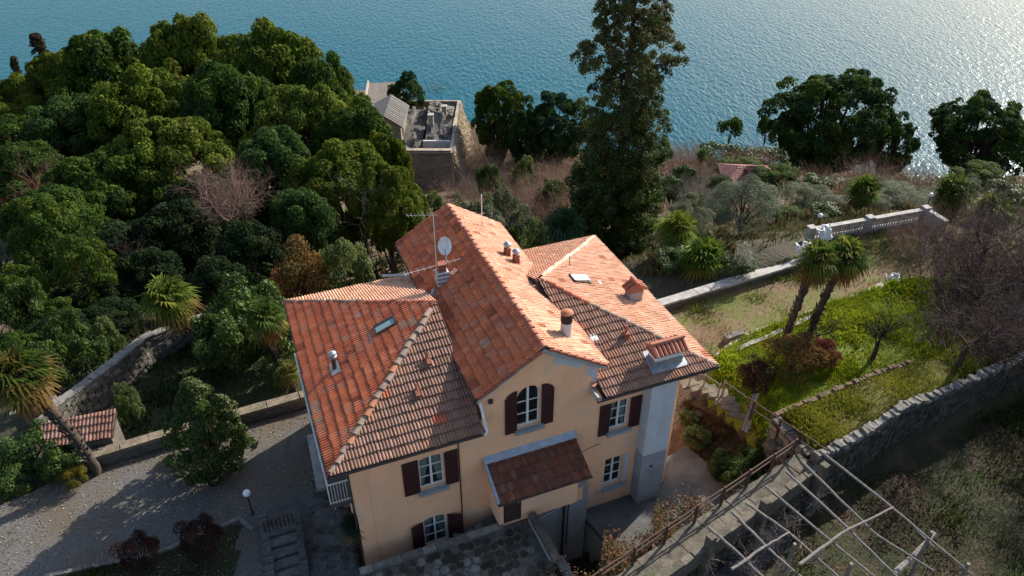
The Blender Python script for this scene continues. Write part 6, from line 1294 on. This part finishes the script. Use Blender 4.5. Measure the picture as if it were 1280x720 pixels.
# --- palms
def fan(rs, c, d, up, R, col):
    """one fan leaf: returns V,F of folded blades; c centre, d direction out, up normal"""
    side = np.cross(d, up); n = 15; V = []; F = []
    for i in range(n):
        a = (i / (n - 1) - .5) * 4.2; dr = d * math.cos(a) + side * math.sin(a); L = R * (1 - .18 * abs(a) / 2.1) * rs.uniform(.9, 1.08); t = np.cross(up, dr); dp = np.array([0, 0, -1.0])
        w0 = R * .05; p1 = c + dr * L * .55 + dp * L * .02; p2 = c + dr * L + dp * L * rs.uniform(.18, .62); o_ = len(V)
        V += [c, p1 - t * w0, p1 + t * w0 + up * w0 * .7, p2]; F += [(o_, o_ + 1, o_ + 3, o_ + 2)]
    return V, F, [np.array(col) * rs.uniform(.75, 1.3)] * n
def palm_proto(seed, Ht, R=.72, nleaf=46, skirt=16, lean=(0, 0), pal=None, name='fan_palm', trunk_r=.13, dead=((.20, .12, .04), (.16, .09, .035))):
    rs = np.random.RandomState(seed); root = empty(name, (0, 0, 0)); pal = pal or [(.09, .13, .02), (.12, .15, .02), (.06, .10, .02), (.15, .15, .025)]
    top = np.array([lean[0], lean[1], Ht]); V = []; F = []; Cc = []
    for i in range(nleaf + skirt):
        el = math.pi * (.46 - .62 * (i / nleaf) ** 1.0) if i < nleaf else -math.pi * rs.uniform(.22, .42); a = i * 2.399 + rs.uniform(-.2, .2); d = np.array([math.cos(a) * math.cos(el), math.sin(a) * math.cos(el), math.sin(el)]); up = unit(np.array([-math.cos(a) * math.sin(el), -math.sin(a) * math.sin(el), math.cos(el)]) + rs.normal(size=3) * .2)
        Lp = rs.uniform(.5, .8) * R * 1.05 * (.8 if i >= nleaf else 1); b0_ = top + np.array([0, 0, -.25 * (i / nleaf)]); c = b0_ + d * Lp; c = c - np.array([0, 0, .06 * Lp]); up = unit(up - d * np.dot(up, d)); col = pal[rs.randint(len(pal))] if i < nleaf * .82 else (dead[rs.randint(len(dead))] if i >= nleaf or rs.rand() < .5 else (.16, .15, .03))
        v, f, cc = fan(rs, c, d, up, R * rs.uniform(.85, 1.1), col); o_ = len(V); V += v; F += [tuple(j + o_ for j in q) for q in f]; Cc += cc
        o_ = len(V); s_ = np.cross(d, up) * .018; V += [b0_ - s_, b0_ + s_, c + s_, c - s_]; F += [(o_, o_ + 1, o_ + 2, o_ + 3)]; Cc += [np.array((.13, .13, .04))]
    new_obj('fronds', mesh_uniform('fronds', np.array(V), np.array(F), np.array(Cc)), 'leaf', root)
    m = MB(); n = 14; m.tube([(lean[0] * (i / n) ** 1.5, lean[1] * (i / n) ** 1.5, Ht * i / n - (.3 if i == 0 else 0)) for i in range(n + 1)], [trunk_r * (1.15 if i % 2 else .95) * (1 + .35 * (i / n) ** 3) for i in range(n + 1)], 9)
    for i in range(int(Ht * 26)):
        t = rs.uniform(.15, 1); a = rs.uniform(0, 6.28); p = np.array([lean[0] * t ** 1.5, lean[1] * t ** 1.5, Ht * t]); q = p + np.array([math.cos(a), math.sin(a), 0]) * trunk_r * 1.1; m.tube([tuple(q), tuple(q + np.array([math.cos(a) * .07, math.sin(a) * .12, .16]))], [.045, .012], 3)
    m.build('trunk', 'bark', root, smooth=True); return root
def palm_px(u, v, wpx, ub, Y, seed, label, nleaf=46, skirt=16, pal=None, tr=.13, zb=None):
    """crown centre at (u,v), trunk foot under column ub"""
    p = PY(u, v, Y); R = wpx / 2 / pxm(p) / 1.75; bx = PY(ub, v, Y)[0]; g = gz(bx, Y) if zb is None else zb; H = p[2] - g; r = palm_proto(seed, H, R, nleaf, skirt, (p[0] - bx, 0), pal, trunk_r=tr); r.location = (bx, Y, g); tag(r, label, 'palm')
pl = palm_px
pl(210, 372, 84, 230, 30.5, 201, 'tall palm with browned lower fronds in front of the dark wood', 50, 22)
pl(330, 394, 70, 336, 28.6, 202, 'short palm nestled in the glossy bushes beside the left wing', 44, 16, pal=[(.06, .10, .02), (.08, .12, .025), (.12, .12, .02)])
pl(20, 468, 106, 66, 21.3, 203, 'large near palm with brown skirt at the left edge', 54, 26, pal=[(.05, .085, .015), (.08, .10, .02), (.13, .10, .025)], tr=.19)
pl(1022, 322, 68, 1008, 28.9, 204, 'left one of the twin palms on the garden path', 50, 20, tr=.15)
pl(1058, 318, 72, 1040, 29.5, 205, 'right one of the twin palms on the garden path', 50, 20, tr=.15)
pl(705, 284, 74, 705, 46, 206, 'shaded blue-green palm behind the right wing', 42, 4, pal=[(.03, .07, .035), (.04, .09, .04), (.03, .06, .03)])
pl(846, 286, 72, 842, 40.5, 207, 'palm with drooping yellow fronds beside the ivy-clad conifer', 44, 18, pal=[(.13, .17, .02), (.16, .18, .02), (.10, .14, .02)])
pl(880, 322, 80, 882, 36.8, 208, 'bushy bright palm behind the garden wall', 50, 6, pal=[(.09, .15, .02), (.13, .17, .02), (.06, .11, .02)])
pl(1080, 238, 58, 1078, 50, 209, 'yellow-green palm above the balustrade', 46, 18)
pl(1192, 238, 66, 1190, 48, 210, 'dark palm beyond the right end of the balustrade', 46, 16, pal=[(.06, .09, .015), (.08, .11, .02)])
pl(1240, 262, 66, 1238, 45, 211, 'palm near the right edge above the bare thicket', 46, 18)
pl(878, 192, 20, 878, 104, 212, 'small distant palm on the scrubby shore bank', 36, 8, pal=[(.06, .12, .02), (.08, .14, .03)])
pl(641, 292, 24, 641, 49, 213, 'little bright palm top behind the brick flues', 36, 4)
pl(362, 462, 40, 362, 27.5, 214, 'small pale-green palm by the drive wall next to the villa', 30, 6, pal=[(.12, .14, .03), (.15, .15, .04)])
pl(440, 655, 44, 440, 16.9, 215, 'dark cycad-like palm in the side court by the villa corner', 30, 0, pal=[(.02, .05, .035), (.03, .06, .04)], zb=.03)
# --- grass, weeds, litter
def tufts(name, polys, n, hgt, pal, seed, kind='grass', label=None, dens=None, lim=None, wf=.16):
    rs = np.random.RandomState(seed); P_ = []
    for poly in polys:
        A = np.array(poly); lo, hi = A.min(0), A.max(0); need = n // len(polys); tot = 0
        while tot < need:
            x = rs.uniform(lo[0], hi[0], 4000); y = rs.uniform(lo[1], hi[1], 4000); k = (sdf(poly, x, y) < -.05) & (vnoise(x, y, 1.3, seed) + .5 > rs.rand(4000) * .9)
            if lim is not None: k &= lim(x, y)
            x, y = x[k], y[k]; P_.append(np.c_[x, y]); tot += len(x)
            if k.sum() == 0: break
    Q = np.concatenate(P_); z = H_(Q[:, 0], Q[:, 1]); nn_ = len(Q); h = hgt * (rs.uniform(.4, 1.3, nn_) * (.55 + 1.6 * (vnoise(Q[:, 0], Q[:, 1], 1.7, seed + 9) + .5) ** 2))[:, None]; a = rs.uniform(0, 6.28, nn_); base = np.c_[Q, z]; V = []; 
    t = np.c_[np.cos(a), np.sin(a), np.zeros(nn_)]; ln = np.c_[rs.normal(size=(nn_, 2)) * .45, np.ones(nn_)]
    V = np.stack([base - t * h * wf, base + t * h * wf, base + ln * h + t * h * wf * .3, base + ln * h - t * h * wf * .3], 1).reshape(-1, 3); F = np.arange(nn_ * 4).reshape(-1, 4)
    ci = pal_pick(rs, pal, nn_) * (.75 + 1.0 * (vnoise(Q[:, 0], Q[:, 1], .9, seed + 1)[:, None] + .5)); o = new_obj(name, mesh_uniform(name, V, F, ci), 'leaf_matte'); tag(o, label, kind, kind='stuff')
vis = lambda x, y: (y > 10) & (np.abs(x) < y * .95 + 6)
tufts('grass', [LAWN], 42000, .17, [(.17, .21, .012), (.23, .25, .016), (.28, .27, .022), (.12, .22, .012), (.20, .24, .02)], 301, label='bright green and yellowish grass of the lawn')
tufts('grass', [UPPER], 22000, .13, [(.17, .19, .018), (.22, .21, .02), (.12, .16, .016), (.20, .15, .035)], 302, label='mossy yellow-green grass of the raised bank')
tufts('grass', [TERR], 17000, .10, [(.13, .18, .02), (.2, .15, .07), (.10, .17, .012)], 303, label='thin dry grass on the brown terrace')
tufts('grass', [SLOPE], 24000, .11, [(.035, .06, .008), (.06, .085, .010), (.035, .03, .012), (.022, .032, .008)], 304, label='dark grass and fallen leaves on the shaded slope', lim=vis)  # blade colours darkened to carry the slope's shade
rs = np.random.RandomState(31); x = rs.uniform(8, 30, 60000); y = rs.uniform(11, 30, 60000); k = (sdf(SLOPE, x, y) < -.3) & (vnoise(x, y, 2.6, 41) + .6 * vnoise(x, y, .8, 42) + (x - 17) * .02 > .12 + rs.uniform(-.1, .1, 60000)); x, y = x[k], y[k]
tag(new_obj('leaf_litter', leaf_mesh('leaf_litter', np.c_[x, y, H_(x, y) + .03], unit(rdir(rs, len(x)) * .6 + [0, 0, 1]), .09, pal_pick(rs, [(.09, .05, .034), (.055, .033, .023), (.12, .07, .05), (.04, .028, .02), (.07, .036, .03)], len(x)), rs, .7), 'leaf_matte'), 'pinkish-brown fallen leaves lying on the shaded slope', kind='stuff')  # litter colours darkened with the slope's shade too
for i_, (x_, y_, h_) in enumerate(((27.5, 24.2, 7), (33, 26, 8), (36, 33, 9), (30.5, 30.5, 7.5))): bare_tree(x_, y_, h_, 130 + i_, T_PU, '%s big leafless tree just beyond the right edge, shading the slope' % ORD2[i_], wd=.36, kids=6)
for (x_, y_, s_, lb_) in ((31, 24.5, 1.25, 'unseen dense evergreen added just beyond the right edge to shade the slope'), (35.5, 29.5, 1.3, 'farther unseen evergreen added beyond the right edge above the rubble wall for its shade'), (28.5, 19.5, 1.1, 'nearest unseen evergreen added beyond the lower right edge for its shade')): put('mid0', x_, y_, gz(x_, y_), s_, 1.0, lb_)  # trees out of view, added for the shade they cast on the slope
tufts('grass', [GARDEN_L], 9000, .14, [(.02, .045, .012), (.03, .06, .012), (.03, .03, .015)], 305, label='green grass in the sunken garden behind the drive wall')  # blades darkened as well, tree shade in their colour
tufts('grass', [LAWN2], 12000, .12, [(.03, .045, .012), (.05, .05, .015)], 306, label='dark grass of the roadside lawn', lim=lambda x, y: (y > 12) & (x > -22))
BANKP = [tuple(P(855, 478, .3)[:2]), tuple(P(935, 530, .3)[:2]), tuple(P(1000, 575, .6)[:2]), tuple(P(905, 632, 0)[:2]), tuple(P(868, 560, -.5)[:2])]
tufts('weeds', [BANKP], 7000, .16, [(.12, .07, .04), (.08, .05, .03), (.05, .06, .02), (.15, .09, .05)], 307, label='withered weeds on the earth bank beside the concrete yard')
NEARW = [(8, 37), (12, 36), (18, 40), (28, 44), (38, 44), (40, 60), (8, 60), (4, 44)]
tufts('undergrowth', [NEARW], 16000, .35, [(.05, .065, .02), (.08, .07, .03), (.10, .07, .045)], 308, label='low undergrowth beneath the olive trees')
FARW = [(-2, 60), (70, 60), (95, 130), (40, 136), (8, 142), (-6, 120)]
tufts('undergrowth', [FARW], 20000, .6, [(.18, .12, .08), (.14, .095, .06), (.10, .10, .04), (.24, .17, .12)], 309, label='brown undergrowth over the slope down to the shore', wf=.22)
LEFTW = [(-34, 28), (-20, 32), (-8, 30), (-4, 40), (-4, 75), (-60, 100), (-90, 80)]
tufts('undergrowth', [LEFTW], 20000, .5, [(.03, .045, .015), (.05, .05, .02), (.04, .03, .02)], 310, label='shaded undergrowth on the floor of the wood')
# gravel pebbles on the drive near the camera and fallen leaves
rs = np.random.RandomState(9); n = 9000; x = rs.uniform(-22, -6, n); y = rs.uniform(12.5, 26, n); k = sdf(DRIVE, x, y) < -.3; x, y = x[k], y[k]; z = H_(x, y); me = leaf_mesh('pebbles', np.c_[x, y, z + .02], unit(rdir(rs, len(x)) * .5 + [0, 0, 1]), .06, pal_pick(rs, [(.26, .24, .21), (.16, .15, .13), (.32, .29, .25), (.15, .09, .05)], len(x)), rs, .8)
tag(new_obj('pebbles', me, 'twig'), 'loose pebbles and leaf litter on the gravel drive', 'gravel', kind='stuff')
n = 30000; x = rs.uniform(-22, -6, n); y = rs.uniform(12.5, 26, n); d_ = sdf(DRIVE, x, y); mg = np.hypot(x + 12.7, y - 21.0); k = (d_ < -.1) & (rs.rand(n) < np.clip(.5 - (-d_) * .45, 0, 1) + .35 * np.exp(-(mg / 1.6) ** 2) + .25 * (vnoise(x, y, 1.6, 77) > .22)); x, y = x[k], y[k]
tag(new_obj('drifted_leaves', leaf_mesh('drifted_leaves', np.c_[x, y, H_(x, y) + .03], unit(rdir(rs, len(x)) * .5 + [0, 0, 1]), .07, pal_pick(rs, [(.16, .09, .045), (.09, .055, .03), (.05, .055, .02), (.2, .13, .07)], len(x)), rs, .6), 'leaf_matte'), 'brown leaves drifted along the edges of the gravel drive', kind='stuff')
for r in [o for o in bpy.data.objects if o.parent is None and o.type == 'EMPTY' and 'label' not in o]:
    for c in list(r.children): bpy.data.objects.remove(c)
    bpy.data.objects.remove(r)
